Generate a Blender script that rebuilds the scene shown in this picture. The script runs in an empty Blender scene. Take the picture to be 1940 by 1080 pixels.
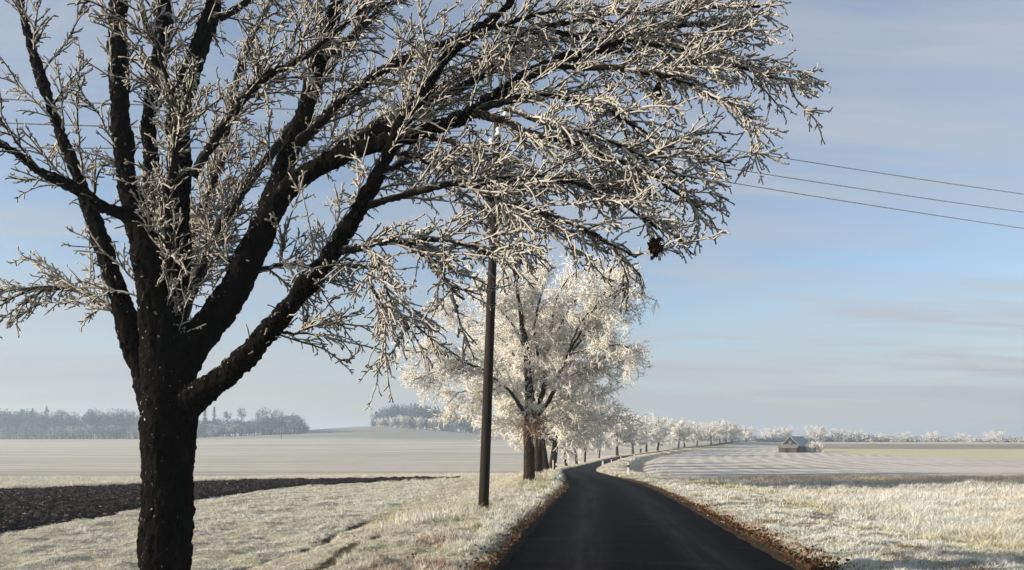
import bpy, math, random
import numpy as np
from mathutils import Vector

S = bpy.context.scene
COL = S.collection
R = math.radians
RNG = np.random.default_rng(7)
F = 1350.0            # focal length in photo pixels
HZ = 835.0            # eye level row in the photo
EYE = 1.6

# ------------------------------------------------------------------ camera
cd = bpy.data.cameras.new('camera')
cd.sensor_width = 36.0
cd.lens = 36.0 * F / 1940.0
cd.shift_y = (HZ - 540.0) / 1940.0
cd.clip_start = 0.1
cd.clip_end = 6000
cam = bpy.data.objects.new('camera', cd)
cam.location = (0, 0, EYE)
cam.rotation_euler = (R(90), 0, 0)
COL.objects.link(cam)
S.camera = cam

# ------------------------------------------------------------------ light
SUN_EL = 15.0
SUN_AZ = 104.0         # degrees to the left of the view direction
w = bpy.data.worlds.new('World')
S.world = w
w.use_nodes = True
nt = w.node_tree
nt.nodes.clear()
def wn(t, **kw):
    n = nt.nodes.new(t)
    for k, v in kw.items():
        setattr(n, k, v)
    return n
out = wn('ShaderNodeOutputWorld')
bg = wn('ShaderNodeBackground')
bg.inputs['Strength'].default_value = 0.096
sky = wn('ShaderNodeTexSky', sky_type='NISHITA', sun_disc=False)
sky.sun_elevation = R(SUN_EL)
sky.sun_rotation = R(360 - SUN_AZ)
sky.altitude = 300
sky.air_density = 1.0
sky.dust_density = 1.2
sky.ozone_density = 2.0
# thin streaky cloud veil, laid out on a plane high above the place
tc = wn('ShaderNodeTexCoord')
sep = wn('ShaderNodeSeparateXYZ')
nt.links.new(tc.outputs['Generated'], sep.inputs[0])
def wm(op, a, b=None, c=None, clamp=False):
    n = wn('ShaderNodeMath', operation=op)
    n.use_clamp = clamp
    for i, v in enumerate((a, b, c)):
        if v is None:
            continue
        if isinstance(v, (int, float)):
            n.inputs[i].default_value = v
        else:
            nt.links.new(v, n.inputs[i])
    return n.outputs[0]
zz = wm('ADD', wm('MAXIMUM', sep.outputs['Z'], 0.0), 0.10)
cx = wm('DIVIDE', sep.outputs['X'], zz)
cy = wm('DIVIDE', sep.outputs['Y'], zz)
comb = wn('ShaderNodeCombineXYZ')
nt.links.new(cx, comb.inputs[0]); nt.links.new(cy, comb.inputs[1])
def cloud(scale, sx, sy, rot, detail, rough, dist, lo, hi):
    m = wn('ShaderNodeMapping')
    m.inputs['Scale'].default_value = (sx, sy, 1)
    m.inputs['Rotation'].default_value = (0, 0, R(rot))
    nt.links.new(comb.outputs[0], m.inputs[0])
    n = wn('ShaderNodeTexNoise')
    n.inputs['Scale'].default_value = scale
    n.inputs['Detail'].default_value = detail
    n.inputs['Roughness'].default_value = rough
    n.inputs['Distortion'].default_value = dist
    nt.links.new(m.outputs[0], n.inputs['Vector'])
    r = wn('ShaderNodeMapRange', interpolation_type='SMOOTHSTEP')
    r.inputs['From Min'].default_value = lo
    r.inputs['From Max'].default_value = hi
    nt.links.new(n.outputs[0], r.inputs['Value'])
    return r.outputs[0]
c1 = cloud(0.55, 0.55, 1.5, 12, 5, 0.55, 0.4, 0.40, 0.64)
c2 = cloud(1.6, 0.45, 1.8, 16, 6, 0.6, 0.6, 0.44, 0.72)
cm = wm('ADD', wm('ADD', wm('MULTIPLY', c1, 0.50), 0.22), wm('MULTIPLY', c2, 0.52), clamp=True)
low = wn('ShaderNodeMapRange', interpolation_type='SMOOTHSTEP')
low.inputs['From Min'].default_value = 0.0
low.inputs['From Max'].default_value = 0.14
low.inputs['To Min'].default_value = 0.55
low.inputs['To Max'].default_value = 0.0
nt.links.new(sep.outputs['Z'], low.inputs['Value'])
cm = wm('ADD', wm('MULTIPLY', cm, 0.85), low.outputs[0], clamp=True)
mix = wn('ShaderNodeMix', data_type='RGBA')
nt.links.new(cm, mix.inputs[0])
nt.links.new(sky.outputs[0], mix.inputs[6])
mix.inputs[7].default_value = (2.62, 2.78, 3.12, 1)
low2 = wn('ShaderNodeMapRange', interpolation_type='SMOOTHSTEP')
low2.inputs['From Min'].default_value = 0.0; low2.inputs['From Max'].default_value = 0.21
low2.inputs['To Min'].default_value = 0.55; low2.inputs['To Max'].default_value = 0.0
nt.links.new(sep.outputs['Z'], low2.inputs['Value'])
mixl = wn('ShaderNodeMix', data_type='RGBA')
nt.links.new(low2.outputs[0], mixl.inputs[0])
nt.links.new(mix.outputs[2], mixl.inputs[6])
mixl.inputs[7].default_value = (2.5, 2.42, 2.22, 1)     # pale warm winter murk along the skyline
nt.links.new(mixl.outputs[2], bg.inputs['Color'])
nt.links.new(bg.outputs[0], out.inputs['Surface'])

sl = bpy.data.lights.new('sun', 'SUN')
sl.energy = 5.0
sl.angle = R(0.6)
sl.color = (1.0, 0.865, 0.70)
so = bpy.data.objects.new('sun', sl)
el, az = R(SUN_EL), R(SUN_AZ)
sdir = Vector((-math.sin(az) * math.cos(el), math.cos(az) * math.cos(el), math.sin(el)))
so.rotation_euler = (-sdir).to_track_quat('-Z', 'Y').to_euler()
so.location = sdir * 60
COL.objects.link(so)

S.cycles.diffuse_bounces = 8
S.cycles.transmission_bounces = 12
S.view_settings.view_transform = 'Standard'
S.view_settings.look = 'None'
S.view_settings.gamma = 1.0
S.view_settings.use_curve_mapping = False
S.view_settings.exposure = 1.02

# ------------------------------------------------------------------ helpers
def tag(o, label=None, cat=None, group=None, kind=None):
    if label: o['label'] = label
    if cat: o['category'] = cat
    if group: o['group'] = group
    if kind: o['kind'] = kind
    return o

def empty(name, loc, label, cat, group=None, rz=0.0):
    o = bpy.data.objects.new(name, None)
    o.location = loc
    o.rotation_euler = (0, 0, rz)
    o.empty_display_size = 0.3
    COL.objects.link(o)
    return tag(o, label, cat, group)

def link(name, me, mat, parent=None):
    o = bpy.data.objects.new(name, me)
    if mat is not None and not me.materials:
        me.materials.append(mat)
    COL.objects.link(o)
    if parent is not None:
        o.parent = parent
    return o

def np_mesh(name, V, quads=None, tris=None, attrs=None, smooth=True, cols=None):
    me = bpy.data.meshes.new(name)
    V = np.asarray(V, np.float32)
    nq = 0 if quads is None else len(quads)
    ntr = 0 if tris is None else len(tris)
    me.vertices.add(len(V))
    me.vertices.foreach_set('co', V.ravel())
    idx = []
    if nq: idx.append(np.asarray(quads, np.int32).ravel())
    if ntr: idx.append(np.asarray(tris, np.int32).ravel())
    idx = np.concatenate(idx)
    me.loops.add(len(idx))
    me.loops.foreach_set('vertex_index', idx)
    st = np.concatenate([np.arange(nq, dtype=np.int32) * 4, nq * 4 + np.arange(ntr, dtype=np.int32) * 3])
    me.polygons.add(nq + ntr)
    me.polygons.foreach_set('loop_start', st)
    me.polygons.foreach_set('use_smooth', np.full(nq + ntr, smooth))
    for k, a in (attrs or {}).items():
        at = me.attributes.new(k, 'FLOAT', 'POINT')
        at.data.foreach_set('value', np.asarray(a, np.float32).ravel())
    for k, a in (cols or {}).items():
        at = me.attributes.new(k, 'FLOAT_COLOR', 'POINT')
        at.data.foreach_set('color', np.asarray(a, np.float32).ravel())
    me.update()
    if len(V) < 300000: me.validate()
    return me

def _hash(ix, iy, iz, seed):
    h = (ix * 374761393 + iy * 668265263 + iz * 1274126177 + seed * 974711) & 0xFFFFFFFF
    h = ((h ^ (h >> 13)) * 1274126177) & 0xFFFFFFFF
    h = ((h ^ (h >> 16)) * 2246822519) & 0xFFFFFFFF
    return (h ^ (h >> 15)).astype(np.float64) / 4294967295.0

def vnoise(x, y, z=None, seed=0):
    x = np.asarray(x, float); y = np.asarray(y, float)
    z = np.zeros_like(x) if z is None else np.asarray(z, float)
    ix, iy, iz = (np.floor(a).astype(np.int64) for a in (x, y, z))
    fx, fy, fz = x - ix, y - iy, z - iz
    fx, fy, fz = (f * f * (3 - 2 * f) for f in (fx, fy, fz))
    r = 0
    for a in (0, 1):
        for b in (0, 1):
            for c in (0, 1):
                r = r + _hash(ix + a, iy + b, iz + c, seed) * (fx if a else 1 - fx) * (fy if b else 1 - fy) * (fz if c else 1 - fz)
    return r

def fbm(x, y, z=None, octv=4, seed=0):
    r = 0; a = 0.5; t = 0
    for k in range(octv):
        f = 2.03 ** k
        r = r + a * vnoise(x * f, y * f, None if z is None else z * f, seed + k * 17)
        t += a; a *= 0.5
    return r / t

def sstep(a, b, x):
    t = np.clip((x - a) / (b - a), 0, 1)
    return t * t * (3 - 2 * t)

def unit(v):
    return v / (np.linalg.norm(v, axis=-1, keepdims=True) + 1e-9)

# ------------------------------------------------------------------ materials
def material(name):
    m = bpy.data.materials.new(name)
    m.use_nodes = True
    n = m.node_tree
    n.nodes.clear()
    return m, n

class NB:
    """small node builder"""
    def __init__(s, name):
        s.m, s.t = material(name)
        s.out = s.n('ShaderNodeOutputMaterial')
    def n(s, t, **kw):
        x = s.t.nodes.new(t)
        for k, v in kw.items(): setattr(x, k, v)
        return x
    def set(s, sock, v):
        if isinstance(v, (int, float)): sock.default_value = v
        elif isinstance(v, (tuple, list)): sock.default_value = tuple(v) if len(v) != 3 or sock.type == 'VECTOR' else (*v, 1)
        else: s.t.links.new(v, sock)
    def math(s, op, a, b=0.0, clamp=False):
        x = s.n('ShaderNodeMath', operation=op); x.use_clamp = clamp
        s.set(x.inputs[0], a); s.set(x.inputs[1], b)
        return x.outputs[0]
    def mix(s, f, a, b):
        x = s.n('ShaderNodeMix', data_type='RGBA')
        s.set(x.inputs[0], f); s.set(x.inputs[6], a); s.set(x.inputs[7], b)
        return x.outputs[2]
    def coord(s, k='Object'):
        return s.n('ShaderNodeTexCoord').outputs[k]
    def map(s, v, scale=(1, 1, 1), rot=(0, 0, 0)):
        x = s.n('ShaderNodeMapping')
        s.t.links.new(v, x.inputs[0])
        x.inputs['Scale'].default_value = scale
        x.inputs['Rotation'].default_value = rot
        return x.outputs[0]
    def noise(s, v, scale, detail=4, rough=0.55, dist=0.0):
        x = s.n('ShaderNodeTexNoise')
        if v is not None: s.t.links.new(v, x.inputs['Vector'])
        x.inputs['Scale'].default_value = scale
        x.inputs['Detail'].default_value = detail
        x.inputs['Roughness'].default_value = rough
        x.inputs['Distortion'].default_value = dist
        return x.outputs[0]
    def rng(s, v, a, b, c=0.0, d=1.0):
        x = s.n('ShaderNodeMapRange', interpolation_type='SMOOTHSTEP')
        s.set(x.inputs['Value'], v)
        for k, q in zip(('From Min', 'From Max', 'To Min', 'To Max'), (a, b, c, d)): x.inputs[k].default_value = q
        return x.outputs[0]
    def attr(s, name, col=False):
        x = s.n('ShaderNodeAttribute'); x.attribute_name = name
        return x.outputs['Color' if col else 'Fac']
    def normal_axis(s, k):
        g = s.n('ShaderNodeNewGeometry')
        q = s.n('ShaderNodeSeparateXYZ')
        s.t.links.new(g.outputs['Normal'], q.inputs[0])
        return q.outputs[k]
    def bump(s, h, strength=0.5, dist=0.02):
        x = s.n('ShaderNodeBump')
        x.inputs['Strength'].default_value = strength
        x.inputs['Distance'].default_value = dist
        s.t.links.new(h, x.inputs['Height'])
        return x.outputs[0]
    def surf(s, col, rough=0.9, spec=0.2, normal=None, transl=0.0):
        b = s.n('ShaderNodeBsdfPrincipled')
        s.set(b.inputs['Base Color'], col)
        s.set(b.inputs['Roughness'], rough)
        s.set(b.inputs['Specular IOR Level'], spec)
        if normal is not None: s.t.links.new(normal, b.inputs['Normal'])
        sh = b.outputs[0]
        if transl > 0:
            tr = s.n('ShaderNodeBsdfTranslucent')
            s.set(tr.inputs['Color'], col)
            mx = s.n('ShaderNodeMixShader')
            mx.inputs[0].default_value = transl
            s.t.links.new(sh, mx.inputs[1]); s.t.links.new(tr.outputs[0], mx.inputs[2])
            sh = mx.outputs[0]
        s.t.links.new(sh, s.out.inputs['Surface'])
        return s.m

FROST = (0.46, 0.44, 0.395)
def mat_twig(name, bark=(0.035, 0.028, 0.022), frost=FROST, zk=0.45, xk=0.3, lo=0.20, hi=0.60, transl=0.2, nscale=60):
    b = NB(name)
    co = b.coord()
    f = b.attr('frost')
    nz = b.math('MULTIPLY', b.normal_axis(2), zk)
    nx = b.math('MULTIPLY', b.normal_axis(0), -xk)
    no = b.math('MULTIPLY', b.math('SUBTRACT', b.noise(co, nscale, 3, 0.6), 0.5), 1.1)
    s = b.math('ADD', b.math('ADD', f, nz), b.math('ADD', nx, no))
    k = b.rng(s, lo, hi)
    dirt = b.mix(b.noise(co, nscale * 0.35, 2), frost, tuple(c * 0.92 for c in frost))
    return b.surf(b.mix(k, bark, dirt), 0.85, 0.25, None, transl)

def mat_bark(name, base=(0.0022, 0.002, 0.0018), speck=0.62, scale=26, hicol=(0.007, 0.0058, 0.0042)):
    b = NB(name)
    co = b.coord()
    st = b.map(co, (1, 1, 0.35))
    n1 = b.noise(st, scale, 5, 0.65)
    n2 = b.noise(co, scale * 2.2, 3, 0.6)
    n3 = b.noise(st, scale * 0.9, 4, 0.7, 0.5)
    col = b.mix(b.rng(n3, 0.35, 0.7), base, hicol)
    nx = b.math('MULTIPLY', b.normal_axis(0), -0.05)
    nz = b.math('MULTIPLY', b.normal_axis(2), 0.06)
    k = b.rng(b.math('ADD', b.math('ADD', n1, nx), b.math('ADD', nz, b.math('MULTIPLY', n2, 0.25))), speck + 0.12, speck + 0.20)
    col = b.mix(k, col, (0.55, 0.54, 0.5))
    return b.surf(col, 0.95, 0.04, b.bump(b.math('ADD', n1, n3), 0.9, 0.02))

M_BARK = mat_bark('frosted_black_bark', scale=38, speck=0.67)
M_BARK2 = mat_bark('brown_bark', (0.012, 0.008, 0.005), 0.72, 9, (0.036, 0.024, 0.014))
M_TWIG = mat_twig('hoarfrost_on_twigs', bark=(.010, .008, .007))
M_CROWN = mat_twig('hoarfrost_on_fine_crown', frost=(0.96, 0.945, 0.895), lo=-0.1, hi=0.4, transl=0.45, nscale=14)
M_FARCROWN = mat_twig('hoarfrost_on_far_crown', frost=(0.96, 0.945, 0.895), lo=-0.1, hi=0.4, transl=0.45, nscale=4)

def mat_simple(name, c1, c2, scale=8, rough=0.85, spec=0.25, stretch=(1, 1, 1), bump=0.3, bd=0.01):
    b = NB(name)
    co = b.map(b.coord(), stretch)
    n = b.noise(co, scale, 5, 0.6)
    return b.surf(b.mix(b.rng(n, 0.3, 0.7), c1, c2), rough, spec, b.bump(n, bump, bd))

def mat_vcol(name, transl=0.3, rough=0.85, spec=0.15):
    b = NB(name)
    return b.surf(b.attr('tint', True), rough, spec, None, transl)
M_GRASS = mat_vcol('frosted_grass_blades', 0.25)
M_LEAF = mat_vcol('fallen_leaves', 0.15, 0.8, 0.15)
M_WOODS = mat_vcol('wood_foliage', 0.1, 0.9, 0.05)

# ------------------------------------------------------------------ terrain
_fy = np.arange(-90, 1700, 0.5)
def _smooth(y, v, win):
    k = int(win / 0.5) | 1
    ker = np.hanning(k + 2)[1:-1]; ker /= ker.sum()
    p = np.pad(v, k // 2, mode='edge')
    return np.convolve(p, ker, 'valid')
_zk = [(-90, 1.6), (-30, .8), (0, .17), (8.8, 0), (36, -.55), (60, -1.05), (80, -1.5), (110, -1.85), (145, -1.95), (165, -1.88), (200, -1.55),
       (240, -1.05), (270, -.25), (300, 1.3), (340, 2.2), (420, 3.4), (500, 5.0), (700, 7.5), (1700, 10)]
_zt = _smooth(_fy, np.interp(_fy, *zip(*_zk)), 16)
_ck = [(-90, -9.4), (-20, -1.7), (8.8, 1.73), (15, 2.42), (24, 3.5), (32, 4.42), (42, 5.0), (52, 5.2), (64, 5.85), (78, 7.9), (100, 11.9), (125, 17.0),
       (145, 22.2), (165, 28.2), (200, 41), (240, 58.5), (270, 75), (300, 94), (340, 122), (1700, 1100)]
_ct = _smooth(_fy, np.interp(_fy, *zip(*_ck)), 14)
_sl = np.gradient(_ct, 0.5)
def zprof(Y): return np.interp(Y, _fy, _zt)
def rc(Y): return np.interp(Y, _fy, _ct)
def hw(Y): return np.interp(Y, [0, 20, 60, 300], [1.92, 1.95, 1.6, 1.75])
def rdist(X, Y):
    return (X - rc(Y)) / np.sqrt(1 + np.interp(Y, _fy, _sl) ** 2)

def terrain(X, Y, fine=True):
    X = np.asarray(X, float); Y = np.asarray(Y, float)
    z = zprof(Y)
    d = rdist(X, Y)
    h = hw(Y)
    # hill with the wood, and the far rise on the left
    z = z + 6.4 * np.exp(-((X + 92) / 62) ** 2 - ((Y - 470) / 90) ** 2)
    z = z - 0.5 * sstep(-60, -190, X) * sstep(300, 420, Y) * (1 - sstep(600, 900, Y))
    # right of the ridge the land falls away behind
    z = z - 5.0 * sstep(312, 380, Y) * sstep(40, 130, X) * (1 - sstep(700, 1100, Y))
    z = z - 0.9 * sstep(60, 110, X) * np.exp(-((Y - 300) / 45) ** 2)
    L = -d - h; Rr = d - h
    near = 1 - sstep(80, 160, np.abs(Y))
    z = z + np.where(L > 0, 0.10 * sstep(0, .5, L) - 0.32 * sstep(1.8, 4.5, L) * near, 0)
    z = z + np.where(Rr > 0, 0.06 * sstep(0, .5, Rr) - 0.25 * sstep(1.5, 5, Rr) * near, 0)
    # grassy hump at the left bend
    z = z + 0.34 * np.exp(-((Y - 40) / 6.5) ** 2) * np.where(L > -.05, sstep(-.05, .9, L) * (1 - sstep(2.0, 5, L)), 0)
    # right bank inside the bend
    z = z + 0.22 * np.where(Rr > 0, sstep(0, .8, Rr) * (1 - sstep(2.2, 3.6, Rr)), 0) * sstep(55, 70, Y)
    z = z - 0.35 * np.where(Rr > 0, np.exp(-((Rr - 4.3) / 1.2) ** 2), 0) * sstep(55, 75, Y) * (1 - sstep(180, 260, Y))
    # ditch across the right meadow
    z = z - 0.26 * np.exp(-((Y - 33.5) / 2.2) ** 2) * sstep(3.5, 7, Rr)
    # furrows in the left meadow
    z = z - 0.13 * np.exp(-((X + 3.5 + 0.12 * np.sin(Y * .9)) / .14) ** 2) * sstep(21, 18, Y) * sstep(2, 6, Y)
    z = z - 0.05 * np.exp(-((X + 2.35 + 0.08 * np.sin(Y * 1.3)) / .12) ** 2) * sstep(13.5, 12, Y) * sstep(7, 9, Y)
    if fine:
        off = sstep(0.0, 0.35, np.abs(d) - h)
        z = z + off * (0.10 * (fbm(X * .45, Y * .45, seed=3) - .5) + 0.17 * (fbm(X * 1.7, Y * 1.7, seed=4) - .5) * (1 - sstep(40, 70, np.abs(Y)))
                       + 0.075 * (vnoise(X * 4.2, Y * 4.2, seed=5) - .5) * (1 - sstep(25, 40, np.abs(Y))))
        z = z + off * 0.8 * (fbm(X * .02, Y * .02, seed=9) - .5) * sstep(60, 160, Y)
    z = z - 0.16 * (1 - sstep(-.28, -.06, np.abs(d) - h))      # bed under the road sheet
    return z
def tz(x, y): return float(terrain(np.array([x]), np.array([y]))[0])

xs = list(np.arange(-14, 14.01, 0.15))
s = 0.15; x = 14.0
while x < 1500:
    s *= 1.05; x += s; xs.append(x); xs.insert(0, -x)
xs = np.array(xs)
ys = list(np.linspace(-80, 3, 32)) + [3.2 * 1.0115 ** k for k in range(int(math.log(1600 / 3.2) / math.log(1.0115)))]
ys = np.array(ys)
GX, GY = np.meshgrid(xs, ys)
gx, gy = GX.ravel(), GY.ravel()
gz = terrain(gx, gy)
nx_, ny_ = len(xs), len(ys)
ii = (np.arange(ny_ - 1)[:, None] * nx_ + np.arange(nx_ - 1)[None, :]).ravel()
quads = np.stack([ii, ii + 1, ii + 1 + nx_, ii + nx_], 1)
gd = rdist(gx, gy)
def inpoly(px, py, poly):
    r = np.zeros(len(px), bool)
    n = len(poly)
    for i in range(n):
        x1, y1 = poly[i]; x2, y2 = poly[(i + 1) % n]
        c = ((y1 > py) != (y2 > py)) & (px < (x2 - x1) * (py - y1) / (y2 - y1 + 1e-12) + x1)
        r ^= c
    return r
ang = gx / np.maximum(gy, 1)
green = sstep(0.437, 0.47, gx / np.maximum(gy, 1)) * 0
gb = np.interp(gx, [70, 84, 88, 105], [205, 184, 150, 128])
green = sstep(-6, 6, gy - gb) * (1 - sstep(226, 232, gy)) * sstep(80, 86, gx)
bank = sstep(228, 234, gy) * (1 - sstep(288, 300, gy)) * sstep(96, 112, gx)
meadow = (1 - sstep(41, 46, gy)) * (gd > 0)
right_field = sstep(4.6, 5.6, gd - hw(gy)) * sstep(43, 47, gy) * (1 - green) * (1 - bank)
left_field = sstep(47, 50, gy) * sstep(3.0, 5.0, -gd - hw(gy))
def furrows(x, y):
    a = np.exp(-((x + 3.5 + 0.12 * np.sin(y * .9)) / .17) ** 2) * sstep(21, 18, y) * sstep(2, 6, y) * sstep(.25, .5, vnoise(x * 2, y * 1.2, seed=81) + .15)
    return np.maximum(a, np.exp(-((x + 2.35 + 0.08 * np.sin(y * 1.3)) / .13) ** 2) * sstep(13.5, 12, y) * sstep(7, 9, y))
furrow = furrows(gx, gy)
ground_me = np_mesh('ground', np.stack([gx, gy, gz], 1), quads, attrs={'green': green, 'bank': bank, 'rfield': right_field, 'lfield': left_field,
                    'dist': np.abs(gd), 'along': gy + gx * .3, 'furrow': furrow, 'verge': 1 - sstep(.06, .34, np.abs(gd) - hw(gy))})

def ground_material():
    b = NB('frosted_ground')
    co = b.coord()
    big = b.noise(co, 0.35, 4, 0.55)
    fine = b.noise(co, 7, 5, 0.7)
    fine2 = b.noise(co, 24, 3, 0.7)
    frost = b.mix(b.rng(fine, .35, .65), (0.28, 0.25, 0.17), (0.46, 0.43, 0.35))
    frost = b.mix(b.rng(big, .45, .7, 0, .55), frost, (0.42, 0.42, 0.28))
    frost = b.mix(b.rng(fine2, .52, .72, 0, .65), frost, (0.12, 0.09, 0.05))
    # left field: long thin drill lines, rime over short winter crop
    lmap = b.map(co, (0.012, 0.25, 1), (0, 0, R(3)))
    ln = b.noise(lmap, 1.0, 6, 0.62, 0.2)
    lf = b.mix(b.rng(ln, .36, .64), (0.345, 0.33, 0.275), (0.55, 0.53, 0.45))
    lf = b.mix(b.rng(b.noise(b.map(co, (.25, 3, 1)), 1.0, 3, .6), .5, .75, 0, .55), lf, (0.28, 0.265, 0.22))
    pos = b.n('ShaderNodeSeparateXYZ'); b.t.links.new(co, pos.inputs[0])
    lf = b.mix(b.rng(pos.outputs[1], 60, 105, .38, 0), lf, (0.27, 0.265, 0.235))
    lf = b.mix(b.rng(pos.outputs[1], 300, 360, 0, .55), lf, (0.15, 0.155, 0.15))  # far end darkened in the colour, standing in for the wood's shadow
    col = b.mix(b.attr('lfield'), frost, lf)
    # right field: plough ridges follow the road, rime on ridges, grey soil in furrows
    dist = b.attr('dist')
    rc_ = b.n('ShaderNodeCombineXYZ'); b.set(rc_.inputs[0], dist); b.set(rc_.inputs[1], b.attr('along'))
    wob = b.math('MULTIPLY', b.noise(b.map(co, (.05, .05, .05)), 1.0, 3, .5), 9.0)
    ph = b.math('ADD', b.math('MULTIPLY', dist, 2.1), wob)
    wv = b.math('MULTIPLY', b.math('ADD', b.math('SINE', ph), 1.0), 0.5)
    rows_n = b.noise(b.map(rc_.outputs[0], (.62, .022, 1)), 1.0, 6, .62, .15)
    cross = b.noise(b.map(co, (.22, .06, 1), (0, 0, R(-24))), 1.0, 4, .6)
    mixv = b.math('ADD', b.math('MULTIPLY', wv, 0.05), b.math('ADD', b.math('MULTIPLY', rows_n, 0.95), b.math('MULTIPLY', cross, 0.35)))
    patch = b.noise(co, 0.045, 3, .5)
    mixv = b.math('ADD', b.math('MULTIPLY', wv, 0.55), b.math('MULTIPLY', cross, 0.9))
    soft = b.rng(patch, .35, .6, .25, 1.0)
    k = b.math('MULTIPLY', b.math('MULTIPLY', b.rng(mixv, .50, .90), .7), soft)
    rf = b.mix(k, (0.56, 0.535, 0.475), (0.345, 0.325, 0.285))
    rf = b.mix(b.rng(b.noise(co, 1.6, 4, .7), .5, .75, 0, .5), rf, (0.25, 0.225, 0.19))
    col = b.mix(b.attr('rfield'), col, rf)
    gn = b.noise(co, 0.5, 5, .65)
    col = b.mix(b.attr('green'), col, b.mix(b.rng(gn, .3, .7), (0.45, 0.44, 0.25), (0.55, 0.53, 0.37)))
    col = b.mix(b.attr('bank'), col, b.mix(b.rng(b.noise(b.map(co, (.05, .8, 1)), 1, 5, .7), .35, .7), (0.16, 0.135, 0.10), (0.42, 0.38, 0.32)))
    col = b.mix(b.rng(b.attr('furrow'), .2, .6, 0, .9), col, (0.05, 0.042, 0.025))
    col = b.mix(b.math('MULTIPLY', b.attr('verge'), b.rng(fine, .0, .25, .75, .97)), col, (0.018, 0.012, 0.006))
    hgt = b.math('ADD', fine, b.math('MULTIPLY', fine2, .5))
    hgt = b.math('SUBTRACT', hgt, b.math('MULTIPLY', b.math('MULTIPLY', k, b.attr('rfield')), 1.6))
    return b.surf(col, 0.95, 0.05, b.bump(hgt, 0.7, 0.07))
tag(link('ground', ground_me, ground_material()), kind='structure')

# road sheet
ry = np.concatenate([np.linspace(-70, 4, 40), 4 * 1.012 ** np.arange(0, 372)])
ru = np.linspace(-1, 1, 25)
sl = np.interp(ry, _fy, _sl); nrm = np.sqrt(1 + sl ** 2)
edge = (vnoise(ry * 1.7, ry * 0, seed=21) - .5) * .16
edge2 = (vnoise(ry * 1.9, ry * 0 + 5, seed=22) - .5) * .16
U = ru[None, :] * hw(ry)[:, None]
U = U + np.where(ru < 0, -ru, 0)[None, :] ** 6 * edge[:, None] + np.where(ru > 0, ru, 0)[None, :] ** 6 * edge2[:, None]
RX = rc(ry)[:, None] + U / nrm[:, None]
RY = ry[:, None] - U * (sl / nrm)[:, None]
RZ = zprof(ry)[:, None] + 0.0 * U + 0.03 * (1 - ru ** 2)[None, :] - 0.03
def zroad(Y): return zprof(Y)
nu = len(ru)
ii = (np.arange(len(ry) - 1)[:, None] * nu + np.arange(nu - 1)[None, :]).ravel()
road_me = np_mesh('road', np.stack([RX, RY, RZ], 2).reshape(-1, 3), np.stack([ii, ii + 1, ii + 1 + nu, ii + nu], 1),
                  attrs={'across': np.tile(ru, len(ry)), 'along': np.repeat(ry, nu)})
def road_material():
    b = NB('old_dark_asphalt')
    co = b.coord()
    a = b.attr('across'); y = b.attr('along')
    comb = b.n('ShaderNodeCombineXYZ'); b.set(comb.inputs[0], a); b.set(comb.inputs[1], y)
    uv = comb.outputs[0]
    tr = b.math('SUBTRACT', b.math('ABSOLUTE', a), 0.46)
    tr = b.rng(b.math('ABSOLUTE', tr), 0.05, 0.30, 1.0, 0.0)
    streak = b.noise(b.map(uv, (9, 0.25, 1)), 1.0, 4, .6)
    cross = b.noise(b.map(uv, (0.7, 2.6, 1)), 1.0, 4, .6, .2)
    big = b.noise(co, 0.7, 3, .5)
    grit = b.noise(co, 190, 2, .7)
    col = b.mix(b.rng(grit, .35, .75), (0.0012, 0.0012, 0.0015), (0.0045, 0.0045, 0.0052))
    k = b.math('MULTIPLY', tr, b.rng(streak, .3, .7, .2, 1))
    col = b.mix(b.math('MULTIPLY', k, .45), col, (0.036, 0.036, 0.041))
    col = b.mix(b.rng(cross, .5, .75, 0, .5), col, (0.022, 0.022, 0.026))
    col = b.mix(b.rng(big, .5, .7, 0, .6), col, (0.0035, 0.0035, 0.004))
    # sealed cross cracks
    wob = b.math('MULTIPLY', b.noise(b.map(uv, (2.2, .05, 1)), 1.5, 4, .6), 0.55)
    ph = b.math('FRACT', b.math('MULTIPLY', b.math('ADD', y, wob), 0.30))
    cr = b.rng(b.math('ABSOLUTE', b.math('SUBTRACT', ph, .5)), 0.004, 0.014, 1, 0)
    cr = b.math('MULTIPLY', cr, b.rng(b.noise(b.map(uv, (1.2, .4, 1)), 1.0, 2), .42, .55))
    col = b.mix(cr, col, (0.001, 0.001, 0.001))
    ph2 = b.math('FRACT', b.math('ADD', b.math('MULTIPLY', b.math('ADD', y, wob), 0.30), 0.006))
    cr2 = b.rng(b.math('ABSOLUTE', b.math('SUBTRACT', ph2, .5)), 0.002, 0.006, 1, 0)
    cr2 = b.math('MULTIPLY', cr2, b.rng(b.noise(b.map(uv, (2.4, .4, 1)), 1.0, 2), .50, .62))
    col = b.mix(cr2, col, (0.06, 0.06, 0.062))
    chips = b.rng(b.noise(co, 46, 1, .5), .77, .80)
    col = b.mix(chips, col, (0.3, 0.3, 0.3))
    hgt = b.math('SUBTRACT', b.math('MULTIPLY', grit, .6), cr)
    return b.surf(col, 0.85, 0.03, b.bump(hgt, 0.5, 0.008))
tag(link('road', road_me, road_material()), kind='structure')

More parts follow.
